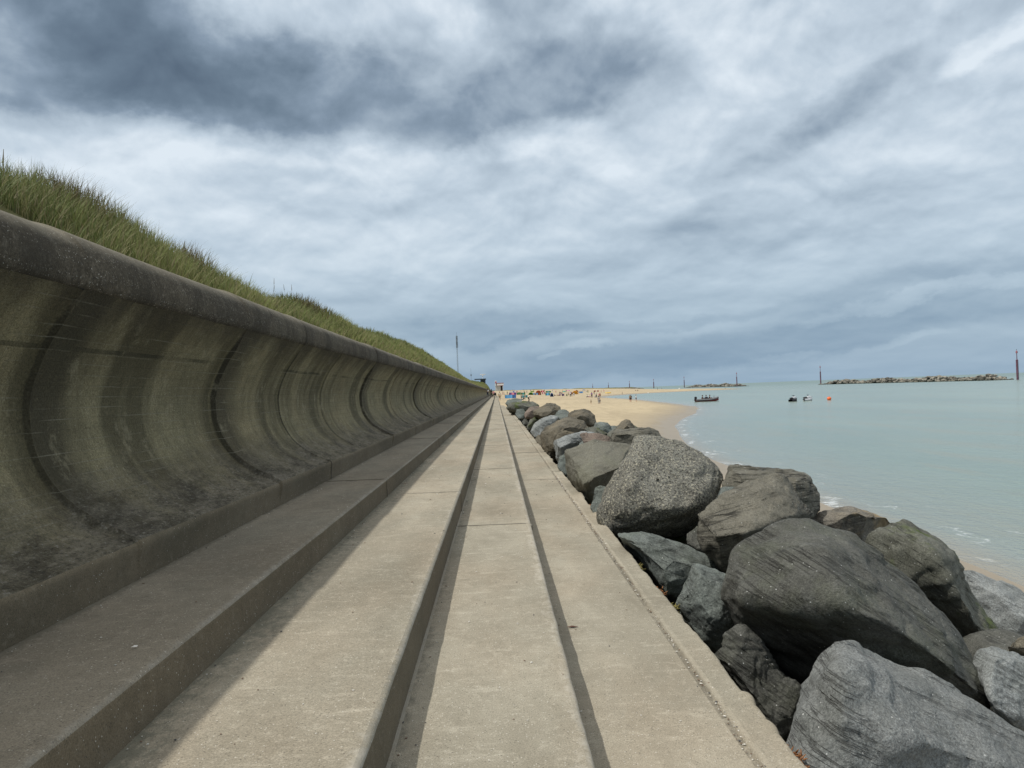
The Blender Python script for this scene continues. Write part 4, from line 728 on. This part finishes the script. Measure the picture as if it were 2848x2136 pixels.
for x, y, lab in ((570, 497, 'head and shoulders of the swimmer nearest the lagoon tip'), (750, 493, 'head and shoulders of a swimmer by the far lagoon bank'), (695, 549, 'head and shoulders of a swimmer near the sand bank in the lagoon')):
    X, Y = zpx('R3', x, y); p = atz(X, Y, SEA); p.z = SEA-.05
    r = empty('person', p); tag(r, lab, 'person', 'swimmers in the lagoon'); bm = bmesh.new(); ball(bm, (0, 0, .30), .13); tube(bm, (0, 0, .0), (0, 0, .22), .06); ball(bm, (0, 0, -.02), .2, (1.3, .7, .7)); link('body', bmmesh('body', bm, True), SKIN, r)
    bm = bmesh.new(); ball(bm, (0, .02, .34), .135); link('hair', bmmesh('hair', bm, True), HAIRS[0], r)
# pushchair
p = atz(*zpx('R2', 278, 628), .41); r = empty('pushchair', p, 3.0); tag(r, 'black pushchair with a hood on the steps beside the person in pink', 'pushchair')
bk = cloth('black', CC['black']); mt = plain('steel', (.4, .4, .42), .35, .05, metal=.8)
bm = bmesh.new(); [tube(bm, a, b, .018) for a, b in (((-.25, -.3, .1), (-.2, .35, 1.0)), ((.25, -.3, .1), (.2, .35, 1.0)), ((-.2, .35, 1.0), (.2, .35, 1.0)), ((-.25, .3, .1), (-.2, -.15, .55)), ((.25, .3, .1), (.2, -.15, .55)))]; link('frame', bmmesh('frame', bm), mt, r)
bm = bmesh.new(); box(bm, -.22, .22, -.25, .15, .42, .55, .03); box(bm, -.22, .22, .08, .18, .5, .95, .03); link('seat', bmmesh('seat', bm), bk, r)
bm = bmesh.new(); ball(bm, (0, 0, .92), .28, (.9, 1, .6)); link('hood', bmmesh('hood', bm, True), bk, r)
for sx in (-.25, .25):
    for sy in (-.3, .3): bm = bmesh.new(); tube(bm, (sx-.02, sy, .1), (sx+.02, sy, .1), .1, n=14); link('wheel', bmmesh('wheel', bm), bk, r)
# ------------------------------------------------------------------ windbreaks, tents, parasols
def span(zone, x0, x1, yt, yb):
    c = hit(*zpx(zone, (x0+x1)/2, yb)); s = ZONE[zone][2]*c.y/F; return c, (x1-x0)*s, (yb-yt)*s
GWB = 'windbreaks on the beach'
def windbreak(x0, x1, yt, yb, cols, label, zone='R2', n=None, bend=.3):
    c, w, h = span(zone, x0, x1, yt, yb); h = min(max(h, .9), 2.2); r = empty('windbreak', c); tag(r, label, 'windbreak', GWB)
    n = n or max(3, int(w/1.3)); P = [(w*(i/n-.5), bend*math.sin(i*2.1)*.6) for i in range(n+1)]
    for i in range(n):
        (ax, ay), (bx, by) = P[i], P[i+1]; V = []; k = 8
        for j in range(k+1):
            t = j/k; sag = .06*math.sin(math.pi*t); x, y = ax+(bx-ax)*t, ay+(by-ay)*t+.10*math.sin(math.pi*t)
            V += [(x, y-.012, .06), (x, y-.012, h-sag), (x, y+.012, h-sag), (x, y+.012, .06)]
        Q = [(4*j+a, 4*j+b, 4*j+4+b, 4*j+4+a) for j in range(k) for a, b in ((1, 0), (2, 1), (3, 2), (0, 3))]
        link('panel', npmesh('panel', V, Q, False), cloth(cols[i % len(cols)], CC[cols[i % len(cols)]]), r)
    for i, (ax, ay) in enumerate(P):
        bm = bmesh.new(); tube(bm, (ax, ay, -.25), (ax, ay, h+.08), .022, n=8); link('pole', bmmesh('pole', bm), plain_wood, r)
plain_wood = plain('wood_pole', (.35, .24, .13))
windbreak(475, 705, 575, 650, ['sky', 'sky', 'blue'], 'bright blue windbreak nearest the end of the boulders')
windbreak(560, 712, 528, 578, ['purple', 'pink', 'purple'], 'purple windbreak directly behind the bright blue one')
windbreak(720, 800, 525, 577, ['green'], 'dark green windbreak right of the purple one')
windbreak(806, 892, 530, 577, ['green', 'teal'], 'green and teal windbreak left of the green tent')
windbreak(1050, 1150, 537, 577, ['sky', 'grey'], 'pale blue and grey windbreak below the orange tent')
windbreak(1212, 1282, 485, 525, ['red', 'pink'], 'red windbreak right of the orange tent')
windbreak(1232, 1302, 518, 562, ['pink', 'cream'], 'pink and cream windbreak below the red one')
windbreak(1305, 1400, 535, 592, ['teal', 'sky'], 'teal striped windbreak left of the dark blue tent')
windbreak(1150, 1215, 545, 582, ['brown', 'red'], 'brown and red windbreak below the orange tent')
windbreak(2000, 2075, 505, 545, ['sky', 'blue'], 'light blue windbreak beside the blue parasol, right of the yellow tent')
windbreak(800, 940, 622, 640, ['grey', 'teal'], 'low grey windbreak left of the person in the white shirt', n=4)
windbreak(600, 700, 508, 530, ['white', 'blue'], 'white and blue windbreak far behind the purple one')
windbreak(1000, 1060, 505, 525, ['lime', 'green'], 'lime green windbreak far behind the green tent')
windbreak(1310, 1420, 510, 532, ['green', 'teal'], 'long green windbreak above the teal striped one')
windbreak(1640, 1690, 570, 600, ['purple', 'navy'], 'purple and navy windbreak beside the green parasol')
windbreak(1800, 1850, 520, 560, ['pink', 'purple'], 'pink and purple windbreak left of the yellow tent')
windbreak(2300, 2400, 490, 515, ['red', 'cream'], 'red and cream windbreak behind the lagoon people')
def tent(x0, x1, yt, yb, c1, c2, label, zone='R2'):
    c, w, h = span(zone, x0, x1, yt, yb); h = max(h, .9); r = empty('beach_tent', c); tag(r, label, 'beach tent', 'beach tents'); V = []; nu, nv = 18, 9
    for i in range(nu):
        a = math.pi*(.0+1.0*i/(nu-1))
        for j in range(nv):
            t = j/(nv-1); zz = h*math.sin(t*math.pi/2)**.85; rr_ = math.cos(t*math.pi/2)**.8; V.append((w/2*math.cos(a)*rr_, w*.40*math.sin(a)*rr_, zz*(1-.05*math.cos(4*a)**2)))
    me = npmesh('canopy', V, gridq(nu, nv)); o = link('canopy', me, cloth(c1, CC[c1]), r); md = o.modifiers.new('t', 'SOLIDIFY'); md.thickness = .02
    bm = bmesh.new(); box(bm, -w*.46, w*.46, -w*.10, w*.36, .0, .03); link('groundsheet', bmmesh('groundsheet', bm), cloth(c2, CC[c2]), r)
    V = []
    for i in range(13):
        t = i/12; x = w/2*math.cos(math.pi*t); z = h*math.sin(math.pi*t)**.85; V += [(x, -.02, z), (x*.9, -.05, z*.88)]
    link('door_flap', npmesh('door_flap', V, [(2*i, 2*i+1, 2*i+3, 2*i+2) for i in range(12)]), cloth(c2, CC[c2]), r)
tent(955, 1055, 525, 578, 'green', 'lime', 'green beach tent behind the person in the white shirt')
tent(1108, 1215, 485, 548, 'orange', 'red', 'bright orange dome tent in the middle of the beach')
tent(1403, 1472, 538, 615, 'navy', 'blue', 'dark blue upright tent in front of the teal windbreak')
tent(1853, 1975, 492, 562, 'yellow', 'orange', 'yellow beach tent at the right of the crowd')
tent(1922, 1972, 478, 520, 'orange', 'brown', 'small orange tent peeping over the yellow one')
def parasol(x, yt, yb, wz, c1, c2, label, zone='R2'):
    c, w, h = span(zone, x-wz/2, x+wz/2, yt, yb); h = min(max(h, 1.7), 2.6); r = empty('parasol', c); tag(r, label, 'parasol', 'parasols on the beach')
    bm = bmesh.new(); tube(bm, (0, 0, -.2), (0, 0, h), .02, n=8); link('pole', bmmesh('pole', bm), mt, r)
    R0 = max(w/2, .9); n = 16; V = [(0, 0, h)]; 
    for rg in (.5, 1.0): V += [(R0*rg*math.cos(6.2832*i/n), R0*rg*math.sin(6.2832*i/n), h-.42*rg**1.5-.03*(i % 2)) for i in range(n)]
    bm = bmesh.new(); vs = [bm.verts.new(v) for v in V]
    for i in range(n):
        j = (i+1) % n; f = bm.faces.new((vs[0], vs[1+i], vs[1+j])); f.material_index = (i//2) % 2; f = bm.faces.new((vs[1+i], vs[1+n+i], vs[1+n+j], vs[1+j])); f.material_index = (i//2) % 2
    me = bmmesh('canopy', bm, False); me.materials.append(cloth(c1, CC[c1])); me.materials.append(cloth(c2, CC[c2])); o = link('canopy', me, None, r); md = o.modifiers.new('t', 'SOLIDIFY'); md.thickness = .01
parasol(1692, 495, 600, 75, 'green', 'teal', 'green parasol in the middle of the right hand crowd')
parasol(1780, 475, 575, 80, 'purple', 'pink', 'purple and pink parasol between the green one and the yellow tent')
parasol(2092, 465, 540, 60, 'navy', 'blue', 'dark blue parasol at the right end of the crowd')
# ------------------------------------------------------------------ huts, masts
def D(zone, x, y, Y): return at(*zpx(zone, x, y), Y)
white = plain('white_paint', (.72, .72, .70), .5, .08, 1); cream = plain('cream_wall', (.50, .49, .45), .8, .08, 1); redp = plain('red_paint', (.45, .05, .04), .5); dk = plain('dark_opening', (.03, .03, .035), .6); bl = plain('blue_grey_board', (.055, .075, .095), .7, .1, 2)
Y0 = 372; a = D('R2', 285, 487, Y0); b_ = D('R2', 440, 487, Y0); top = D('R2', 300, 390, Y0).z; w = b_.x-a.x; h = top-a.z; kx = a.x; kz = a.z-.3
r = empty('beach_kiosk', (kx, Y0, kz)); tag(r, 'small white beach kiosk with a broad white fascia and dark serving hatch', 'kiosk'); h += .3
bm = bmesh.new(); box(bm, 0, w*.66, 0, 4, 0, h, .03); link('wall', bmmesh('wall', bm), cream, r)
bm = bmesh.new(); box(bm, w*.66, w*.97, .5, 4, 0, h); link('hatch', bmmesh('hatch', bm), dk, r)
bm = bmesh.new(); box(bm, w*.93, w*1.0, .1, .35, 0, h); link('post', bmmesh('post', bm), white, r)
bm = bmesh.new(); box(bm, -.2, w*1.08, -.5, 4.3, h, h+1.15, .04); f = link('fascia', bmmesh('fascia', bm), white, r)
bm = bmesh.new(); box(bm, w*.08, w*.16, -.56, -.5, h+.1, h+1.05); link('dark_panel', bmmesh('dark_panel', bm), dk, f)
bm = bmesh.new(); box(bm, -.3, w*1.12, -.6, 4.4, h+1.15, h+1.27, .02); link('roof', bmmesh('roof', bm), redp, r)
for zz in (.02, 1.02): 
    bm = bmesh.new(); box(bm, w*.2, w*1.05, -.54, -.5, h+zz, h+zz+.08); link('trim', bmmesh('trim', bm), redp, f)
g = empty('flagpole', (D('R2', 276, 470, 368).x, 368, kz)); tag(g, 'thin pole with a small red and white flag left of the white kiosk', 'flagpole'); H = D('R2', 275, 283, 368).z-kz
bm = bmesh.new(); tube(bm, (0, 0, 0), (0, 0, H), .06, .04); link('pole', bmmesh('pole', bm), white, g)
bm = bmesh.new(); box(bm, .05, .75, -.02, .02, H-1.0, H-.5); fl = link('flag', bmmesh('flag', bm), redp, g); bm = bmesh.new(); box(bm, .05, .75, -.018, .022, H-.5, H-.05); link('flag_band', bmmesh('flag_band', bm), white, fl)
Y0 = 300; a = D('R1', 603, 742, Y0); b_ = D('R1', 665, 742, Y0); zt = D('R1', 640, 688, Y0).z; w = b_.x-a.x; z0 = a.z-1.2; h = zt-z0
r = empty('lookout_hut', (a.x, Y0, z0)); tag(r, 'dark blue grey lookout hut with a flat roof on the dune crest', 'hut')
bm = bmesh.new(); box(bm, 0, w, 0, 4, 0, h); link('wall', bmmesh('wall', bm), bl, r)
bm = bmesh.new(); box(bm, w*.12, w*.75, -.05, .0, h-1.5, h-.5); link('window', bmmesh('window', bm), dk, r)
bm = bmesh.new(); box(bm, -2.2, w+.25, -.7, 4.3, h, h+.35, .03); link('roof', bmmesh('roof', bm), bl, r)
bm = bmesh.new(); tube(bm, (-2.0, .1, h-1.8), (-2.0, .1, h), .08); link('post', bmmesh('post', bm), white, r)
g = empty('radar_scanner', (a.x+w*.5, Y0+1, z0+h+.35)); tag(g, 'white radar scanner bar turning on top of the dark lookout hut', 'radar'); H = D('R1', 636, 630, Y0).z-(z0+h+.35)
bm = bmesh.new(); tube(bm, (0, 0, 0), (0, 0, H), .12, .08); link('mast', bmmesh('mast', bm), white, g); bm = bmesh.new(); box(bm, -1.1, 1.1, -.2, .2, H, H+.3, .08); link('scanner_bar', bmmesh('scanner_bar', bm), white, g)
bm = bmesh.new(); box(bm, -.3, .3, -.3, .3, H-.5, H, .06); link('gearbox', bmmesh('gearbox', bm), white, g)
steel = plain('galvanised', (.16, .19, .22), .6)
p0 = D('R1', 325, 575, 420); p1 = D('R1', 310, 150, 420); H = p1.z-p0.z+6; r = empty('radio_mast', (p0.x, 420, p0.z-6)); tag(r, 'tall slender lattice radio mast standing behind the dune', 'mast')
bm = bmesh.new(); n = 40; hw = lambda t: .72-.45*t
cn = [(-1, -1), (1, -1), (1, 1), (-1, 1)]
for i in range(n):
    t0, t1 = i/n, (i+1)/n
    for k in range(4):
        (ax, ay), (bx, by) = cn[k], cn[(k+1) % 4]; A0 = (ax*hw(t0)*.5, ay*hw(t0)*.5, H*t0); A1 = (ax*hw(t1)*.5, ay*hw(t1)*.5, H*t1); B1 = (bx*hw(t1)*.5, by*hw(t1)*.5, H*t1)
        tube(bm, A0, A1, .04, n=5); tube(bm, A0, B1, .022, n=4); tube(bm, A1, B1, .035, n=4)
link('lattice', bmmesh('lattice', bm), steel, r)
for zz, ln in ((.80, 3), (.88, 3.4), (.965, 1.6)):
    for q in range(3):
        bm = bmesh.new(); aa = q*2.09+.4; tube(bm, (.42*math.cos(aa), .42*math.sin(aa), H*zz-ln/2), (.42*math.cos(aa), .42*math.sin(aa), H*zz+ln/2), .12, n=8); link('antenna', bmmesh('antenna', bm), steel, r)
bm = bmesh.new(); tube(bm, (0, 0, H), (0, 0, H+1.8), .05); link('aerial', bmmesh('aerial', bm), steel, r)
p0 = D('R1', 488, 650, 380); p1 = D('R1', 498, 545, 380); r = empty('thin_pole', (p0.x, 380, p0.z-6)); tag(r, 'thin grey pole on the dune between the radio mast and the lookout hut', 'pole'); bm = bmesh.new(); tube(bm, (0, 0, 0), (0, 0, p1.z-p0.z+6), .07, .04); link('shaft', bmmesh('shaft', bm), steel, r); bm = bmesh.new(); box(bm, -.3, .3, -.2, .2, p1.z-p0.z+2.2, p1.z-p0.z+2.9); link('box', bmmesh('box', bm), steel, r)
# ------------------------------------------------------------------ reefs and beacons offshore
def reefmat():
    m, nt, b = newmat('reef_rock'); v = coord(nt); q = nt.add('ShaderNodeVertexColor') if False else nt.add('ShaderNodeAttribute', attribute_name='tone').outputs['Fac']
    c = nt.mix(q, (.075, .072, .062), (.30, .28, .235)); z = nt.add('ShaderNodeSeparateXYZ', {'Vector': v}).outputs[2]
    c = nt.mix(nt.rng(z, .1, 1.1, .85, 0), c, (.045, .05, .035)); setb(nt, b, c, .9, nt.noise(v, 1.5, 4), .5, .2); return m
M_reef = reefmat()
def reef(xa, ya, xb, yb, label, wid=9, hgt=2.6, seed=0):
    r = np.random.default_rng(seed); A = np.array((xa, ya)); B = np.array((xb, yb)); L = np.linalg.norm(B-A); n = int(L*3.4); V = []; T = []; tn = []
    bm = bmesh.new(); bmesh.ops.create_icosphere(bm, subdivisions=1, radius=1); ico = np.array([v.co[:] for v in bm.verts]); fc = np.array([[v.index for v in f.verts] for f in bm.faces]); bm.free(); u = (B-A)/L; pn = np.array((-u[1], u[0]))
    for i in range(n):
        t = (i+r.random())/n; s = float(np.clip(r.normal(0, .33), -.75, .75)); e = min(1, min(t, 1-t)*L/14+.12); zc = (hgt*max(0, 1-abs(s)*1.1)*e*(.8+.25*math.sin(t*23+seed)))*r.random()**.5-.25
        sz = r.uniform(.7, 1.9); p = ico*(r.uniform(.6, 1.25, (len(ico), 1)))*np.array((sz*1.2, sz, sz*.62)); a_ = r.random()*6.28; p = p@np.array([[math.cos(a_), math.sin(a_), 0], [-math.sin(a_), math.cos(a_), 0], [0, 0, 1]])
        c = A+u*L*t+pn*s*wid; T.append(fc+len(ico)*i); V.append(p+np.array((c[0]-xa, c[1]-ya, zc))); tn += [r.random()**1.6]*len(ico)
    me = npmesh('breakwater', np.concatenate(V), np.concatenate(T), False); attr(me, 'tone', tn); return tag(link('breakwater', me, M_reef, None, (xa, ya, SEA)), label, 'breakwater', 'offshore rock reefs')
_a, _b = atz(*zpx('R5', 1975, 563), SEA), atz(*zpx('R4', 1760, 482), SEA)
reef(_a.x, _a.y, _b.x, _b.y, 'long low offshore rock reef between the two nearest beacons at the right', seed=1, hgt=3.7, wid=12)
reef(285, 920, 296, 1210, 'rock reef between the second pair of beacons behind the sand spit', seed=2, hgt=4.4, wid=12)
reef(290, 1600, 300, 1960, 'far rock reef with a beacon at each end left of centre', seed=3, hgt=3.2, wid=10)
reef(292, 2250, 300, 2750, 'farthest rock reef, a thin dark line above the beach crowd', seed=4, hgt=3.6, wid=10)
rust = plain('rust_purple_paint', (.13, .06, .085), .8, .4, 1.2); topm = plain('beacon_top', (.30, .12, .14), .6)
def beacon(zone, x, yb, yt, Y, label, scale=1.0):
    p0 = D(zone, x, yb, Y); p1 = D(zone, x, yt, Y); H = p1.z-SEA; r = empty('beacon', (p0.x, Y, SEA)); tag(r, label, 'beacon', 'marker beacons at the reef ends'); rad = .62*scale
    bm = bmesh.new(); tube(bm, (0, 0, -3), (0, 0, H*.66), rad, rad*.92, 18); link('pile', bmmesh('pile', bm), rust, r)
    bm = bmesh.new(); tube(bm, (0, 0, H*.66), (0, 0, H*.69), rad*1.1, rad*.5, 18); link('collar', bmmesh('collar', bm), rust, r)
    bm = bmesh.new(); tube(bm, (0, 0, H*.69), (0, 0, H*.93), .22*scale, .16*scale, 10); link('pole', bmmesh('pole', bm), rust, r)
    bm = bmesh.new(); tube(bm, (0, 0, H*.90), (0, 0, H*.965), .50*scale, .50*scale, 10); tube(bm, (0, 0, H*.965), (0, 0, H), .42*scale, .05, 10); link('top_mark', bmmesh('top_mark', bm), topm, r)
    bm = bmesh.new(); tube(bm, (0, 0, H), (0, 0, H+.7), .16*scale, .12*scale, 8); link('lantern', bmmesh('lantern', bm), steel, r)
    bm = bmesh.new()
    for s in (-.16, .16): tube(bm, (s-.0, -rad-.12, 0), (s, -rad-.12, H*.64), .04, n=5)
    for i in range(int(H*.64/.5)): tube(bm, (-.16, -rad-.12, .5*i+.3), (.16, -rad-.12, .5*i+.3), .03, n=5)
    link('ladder', bmmesh('ladder', bm), steel, r)
beacon('R5', 2136, 566, 196, 420, 'tallest beacon at the far right, rusty purple pile with a thin topmast')
beacon('R4', 1694, 482, 254, 745, 'beacon standing left of the long reef with a reddish tip')
beacon('R4', 663, 502, 336, 920, 'beacon at the near end of the second reef behind the sand spit')
beacon('R4', 15, 516, 386, 1240, 'beacon at the far end of the second reef', 1.1)
beacon('R3', 1342, 345, 210, 1600, 'right one of the beacons on the far reef left of centre', 1.5)
beacon('R3', 928, 355, 243, 1960, 'left one of the beacons on the far reef left of centre', 1.6)
beacon('R3', 568, 365, 272, 2250, 'right one of the two smallest beacons above the beach crowd', 1.6)
beacon('R3', 299, 372, 290, 2750, 'leftmost and smallest beacon above the beach crowd', 1.8)
# ------------------------------------------------------------------ boats and buoys
rub = plain('grey_rubber', (.16, .16, .17), .6); redh = plain('red_hull', (.22, .035, .03), .4)
def wz(zone, x, y): return atz(*zpx(zone, x, y), SEA)
p = wz('R4', 297, 692); r = empty('inflatable_boat', (p.x, p.y, SEA), 0.05); Lh = 290*ZONE['R4'][2]*p.y/F/2; tag(r, 'dark red and grey rigid inflatable boat carrying three people off the sand spit', 'boat')
V = []; n = 24
for i in range(n):
    t = i/(n-1); x = -Lh+2*Lh*t; wdt = .85*(1-max(0, (t-.6)/.4)**2.2); zk = -.25+.55*max(0, (t-.6)/.4)**2; zt = .38+.42*max(0, (t-.55)/.45)**1.6
    V += [(x, -wdt, zt), (x, -wdt*.75, .05+zk*.4), (x, 0, zk), (x, wdt*.75, .05+zk*.4), (x, wdt, zt), (x, 0, .12 if t < .9 else zt-.1)]
Q = []
for i in range(n-1):
    for a_, b2 in ((0, 1), (1, 2), (2, 3), (3, 4), (4, 5), (5, 0)): Q.append((6*i+a_, 6*i+b2, 6*i+6+b2, 6*i+6+a_))
link('hull', npmesh('hull', V, Q), redh, r)
tv = []; 
for sgn in (1, -1):
    seq = range(n) if sgn == 1 else range(n-2, -1, -1)
    for i in seq: t = i/(n-1); tv.append((-Lh-.15+(2*Lh+.1)*t, sgn*.92*(1-max(0, (t-.6)/.4)**2.2), .42+.45*max(0, (t-.55)/.45)**1.6))
link('tube', skin('tube', tv, [(i, i+1) for i in range(len(tv)-1)], [.2]*len(tv), 1), rub, r)
bm = bmesh.new(); box(bm, -.45, .1, -.3, .3, .1, 1.0, .06); link('console', bmmesh('console', bm), dk, r)
bm = bmesh.new(); box(bm, -Lh-.25, -Lh+.25, -.22, .22, .3, 1.15, .08); tube(bm, (-Lh-.1, 0, -.3), (-Lh-.1, 0, .4), .09); link('outboard_motor', bmmesh('outboard_motor', bm), dk, r)
bm = bmesh.new(); [tube(bm, (Lh*.55, s, .6), (Lh*.62, s, 1.25), .03) for s in (-.3, .3)]; tube(bm, (Lh*.62, -.3, 1.25), (Lh*.62, .3, 1.25), .03); link('rail', bmmesh('rail', bm), steel, r)
for dx_, lab in ((-.95, 'person in dark clothes at the stern of the inflatable boat'), (-.2, 'person in navy in the middle of the inflatable boat'), (.55, 'person in black towards the bow of the inflatable boat')):
    person((p.x+dx_*1.1, p.y+.1, SEA+.32), 1.12, 1.3, 'sit', 'navy' if dx_ == -.2 else 'black', 'black', lab, group='crew of the inflatable boat')
def jetski(zone, x, y, wz_, c1, c2, label, rz):
    p = wz(zone, x, y); L = max(.8, wz_*ZONE[zone][2]*p.y/F/2); r = empty('jet_ski', (p.x, p.y, SEA), rz); tag(r, label, 'jet ski', 'moored jet skis'); V = []; n = 20
    for i in range(n):
        t = i/(n-1); xx = -L+2*L*t; wd = .55*(1-max(0, (t-.45)/.55)**2); zt = .34+.30*max(0, (t-.4)/.6)
        V += [(xx, -wd, zt), (xx, -wd*.9, .0), (xx, 0, -.15), (xx, wd*.9, .0), (xx, wd, zt), (xx, 0, zt+.10)]
    Q = [(6*i+a_, 6*i+b2, 6*i+6+b2, 6*i+6+a_) for i in range(n-1) for a_, b2 in ((0, 1), (1, 2), (2, 3), (3, 4), (4, 5), (5, 0))]
    link('hull', npmesh('hull', V, Q), c1, r)
    bm = bmesh.new(); ball(bm, (L*.25, 0, .62), .42, (1.3, .7, .75)); link('bonnet', bmmesh('bonnet', bm, True), c2, r)
    bm = bmesh.new(); ball(bm, (-L*.42, 0, .58), .36, (1.9, .55, .55)); link('seat', bmmesh('seat', bm, True), dk, r)
    bm = bmesh.new(); tube(bm, (L*.05, 0, .8), (-L*.05, 0, 1.08), .06); tube(bm, (-L*.05, -.38, 1.12), (-L*.05, .38, 1.12), .035); link('handlebar', bmmesh('handlebar', bm), dk, r)
lg = plain('light_gelcoat', (.45, .47, .50), .3)
jetski('R4', 1360, 692, 100, dk, lg, 'jet ski with a dark hull and light bonnet, left of the white one', .4)
jetski('R4', 1538, 684, 100, lg, lg, 'white jet ski moored between the dark one and the orange buoy', .05)
def buoy(zone, x, y, wz_, col, label):
    p = wz(zone, x, y); rad = wz_*ZONE[zone][2]*p.y/F/2; r = empty('buoy', (p.x, p.y, SEA)); tag(r, label, 'buoy', 'mooring buoys'); bm = bmesh.new(); ball(bm, (0, 0, rad*.7), rad, (1, 1, .95), 20); link('float', bmmesh('float', bm, True), col, r)
    bm = bmesh.new(); tube(bm, (0, 0, rad*1.6), (0, 0, rad*1.85), rad*.14); link('ring', bmmesh('ring', bm), dk, r)
org = plain('orange_plastic', (.80, .16, .05), .4)
buoy('R4', 1797, 676, 52, org, 'round bright orange buoy floating right of the jet skis')
buoy('R3', 1246, 456, 20, white, 'white buoy in the lagoon in front of the far spit')
buoy('R3', 1780, 386, 26, white, 'white buoy beyond the tip of the far spit')
buoy('R4', 517, 531, 9, dk, 'tiny dark buoy beyond the sand spit')
# yellow dinghy pulled up on the sand
c, w, h = span('R3', 525, 597, 412, 455); r = empty('dinghy', c, .2); tag(r, 'yellow inflatable dinghy pulled up on the sand behind the lagoon', 'dinghy'); w = max(w, 3.0)
tv = [(w/2*math.cos(a_), w*.25*math.sin(a_), .25+.12*max(0, math.cos(a_))) for a_ in np.linspace(0, 6.283, 17)[:-1]]
link('tube', skin('tube', tv, [(i, (i+1) % 16) for i in range(16)], [.24]*16, 1), cloth('yellow', CC['yellow']), r)
bm = bmesh.new(); box(bm, -w*.4, w*.4, -w*.18, w*.18, .05, .12); link('floor', bmmesh('floor', bm), dk, r); bm = bmesh.new(); box(bm, -.15, .15, -w*.22, w*.22, .3, .38); link('thwart', bmmesh('thwart', bm), plain_wood, r)
# ------------------------------------------------------------------ sand drift, weed, litter
Y = np.linspace(66, 175, 160); T_ = np.linspace(0, 1, 24); YY, TT = np.meshgrid(Y, T_, indexing='ij'); lft = np.clip(1.12-.62*smoothstep(68, 100, YY)+.35*vnoise(YY*.35, 0*YY)+.12*vnoise(YY*1.3, 0*YY+3), .36, 1.14)
XX = lft+(1.55-lft)*TT; ZZ = .010+.05*np.sin(math.pi*np.clip(TT*1.3, 0, 1))*smoothstep(66, 90, YY)-.016*(TT == 0)-.6*np.clip((XX-1.2)/.3, 0, 1)
tag(link('drifted_sand', npmesh('drifted_sand', np.stack([XX, YY, ZZ], -1).reshape(-1, 3), gridq(160, 24)[:, ::-1]), M_sand), kind='structure')
weed = [plain('weed_orange', (.20, .085, .03), .6, .4, 30), plain('weed_yellow', (.15, .13, .04), .6, .4, 30)]
for i, (x, y, lab) in enumerate(((2062, 2108, 'orange brown weed clump at the broken corner of the walk, bottom right'), (1765, 1575, 'orange weed tuft on the walk edge above the smooth blue grey slab'), (1832, 1645, 'yellow and orange weed tuft on the walk edge by the smooth slab'), (1872, 1692, 'small pale orange weed tuft on the walk edge beside the grooved boulder'), (1655, 1408, 'dark little weed tuft on the walk edge beside the speckled boulder'))):
    if i == 0: p = Vector((1.168, 1.5*F/1050, -.03)); p = atz(2200, 2105, -.03); p.x = 1.17
    else: p = atz(x, y, -.02); p.x = 1.165
    bm = bmesh.new(); rr2 = random.Random(i)
    for k in range(34):
        q = Vector((rr2.gauss(0, .010), rr2.gauss(0, .045), rr2.gauss(-.01, .016))); e = q+Vector((rr2.uniform(0, .03), rr2.uniform(-.03, .03), rr2.uniform(-.02, .022))); tube(bm, q, e, .0045, .002, 5)
    tag(link('seaweed', bmmesh('seaweed', bm, True), weed[i % 2], None, p), lab, 'seaweed', 'weed tufts along the walk edge')
p = atz(1592, 1746, .0); bm = bmesh.new(); V = [(-.03, -.005, .004), (.0, -.010, .008), (.035, -.003, .004), (.038, .004, .003), (.0, .009, .010), (-.03, .006, .005), (0, 0, .0)]; vs = [bm.verts.new(v) for v in V]; bmesh.ops.convex_hull(bm, input=vs)
tag(link('driftwood', bmmesh('driftwood', bm), plain('driftwood_brown', (.10, .05, .035)), None, p+Vector((0, 0, .002))), 'small dark brown splinter lying in the shadow line of the outer walk', 'driftwood')
p = atz(372, 1803, .597); bm = bmesh.new(); vs = [bm.verts.new(v) for v in ((-.012, 0, .002), (-.002, -.005, .004), (.012, 0, .003), (.013, .007, .007), (0, .006, .008), (-.006, .002, .002))]; bmesh.ops.convex_hull(bm, input=vs)
tag(link('shell', bmmesh('shell', bm), plain('shell_white', (.7, .68, .64), .5), None, p+Vector((0, 0, .002))), 'white broken shell lying on the upper step in the shade', 'shell')
# distant dunes and fence line far along the coast
V = []; n = 200
for i in range(n):
    t = i/(n-1); x = -260+640*t; y = 1500+700*t; hh = (7.5-5.2*t)*(1+.35*fbm(np.array(t*40), np.array(0.)))+1.2*(1-t)
    for k, (dy_, f) in enumerate(((-60, 0), (-25, .6), (0, 1), (40, .9), (120, 0))): V.append((x, y+dy_, SEA+2+float(hh)*f))
tag(link('distant_dunes', npmesh('distant_dunes', V, gridq(n, 5)[:, ::-1]), M_dune), kind='structure')
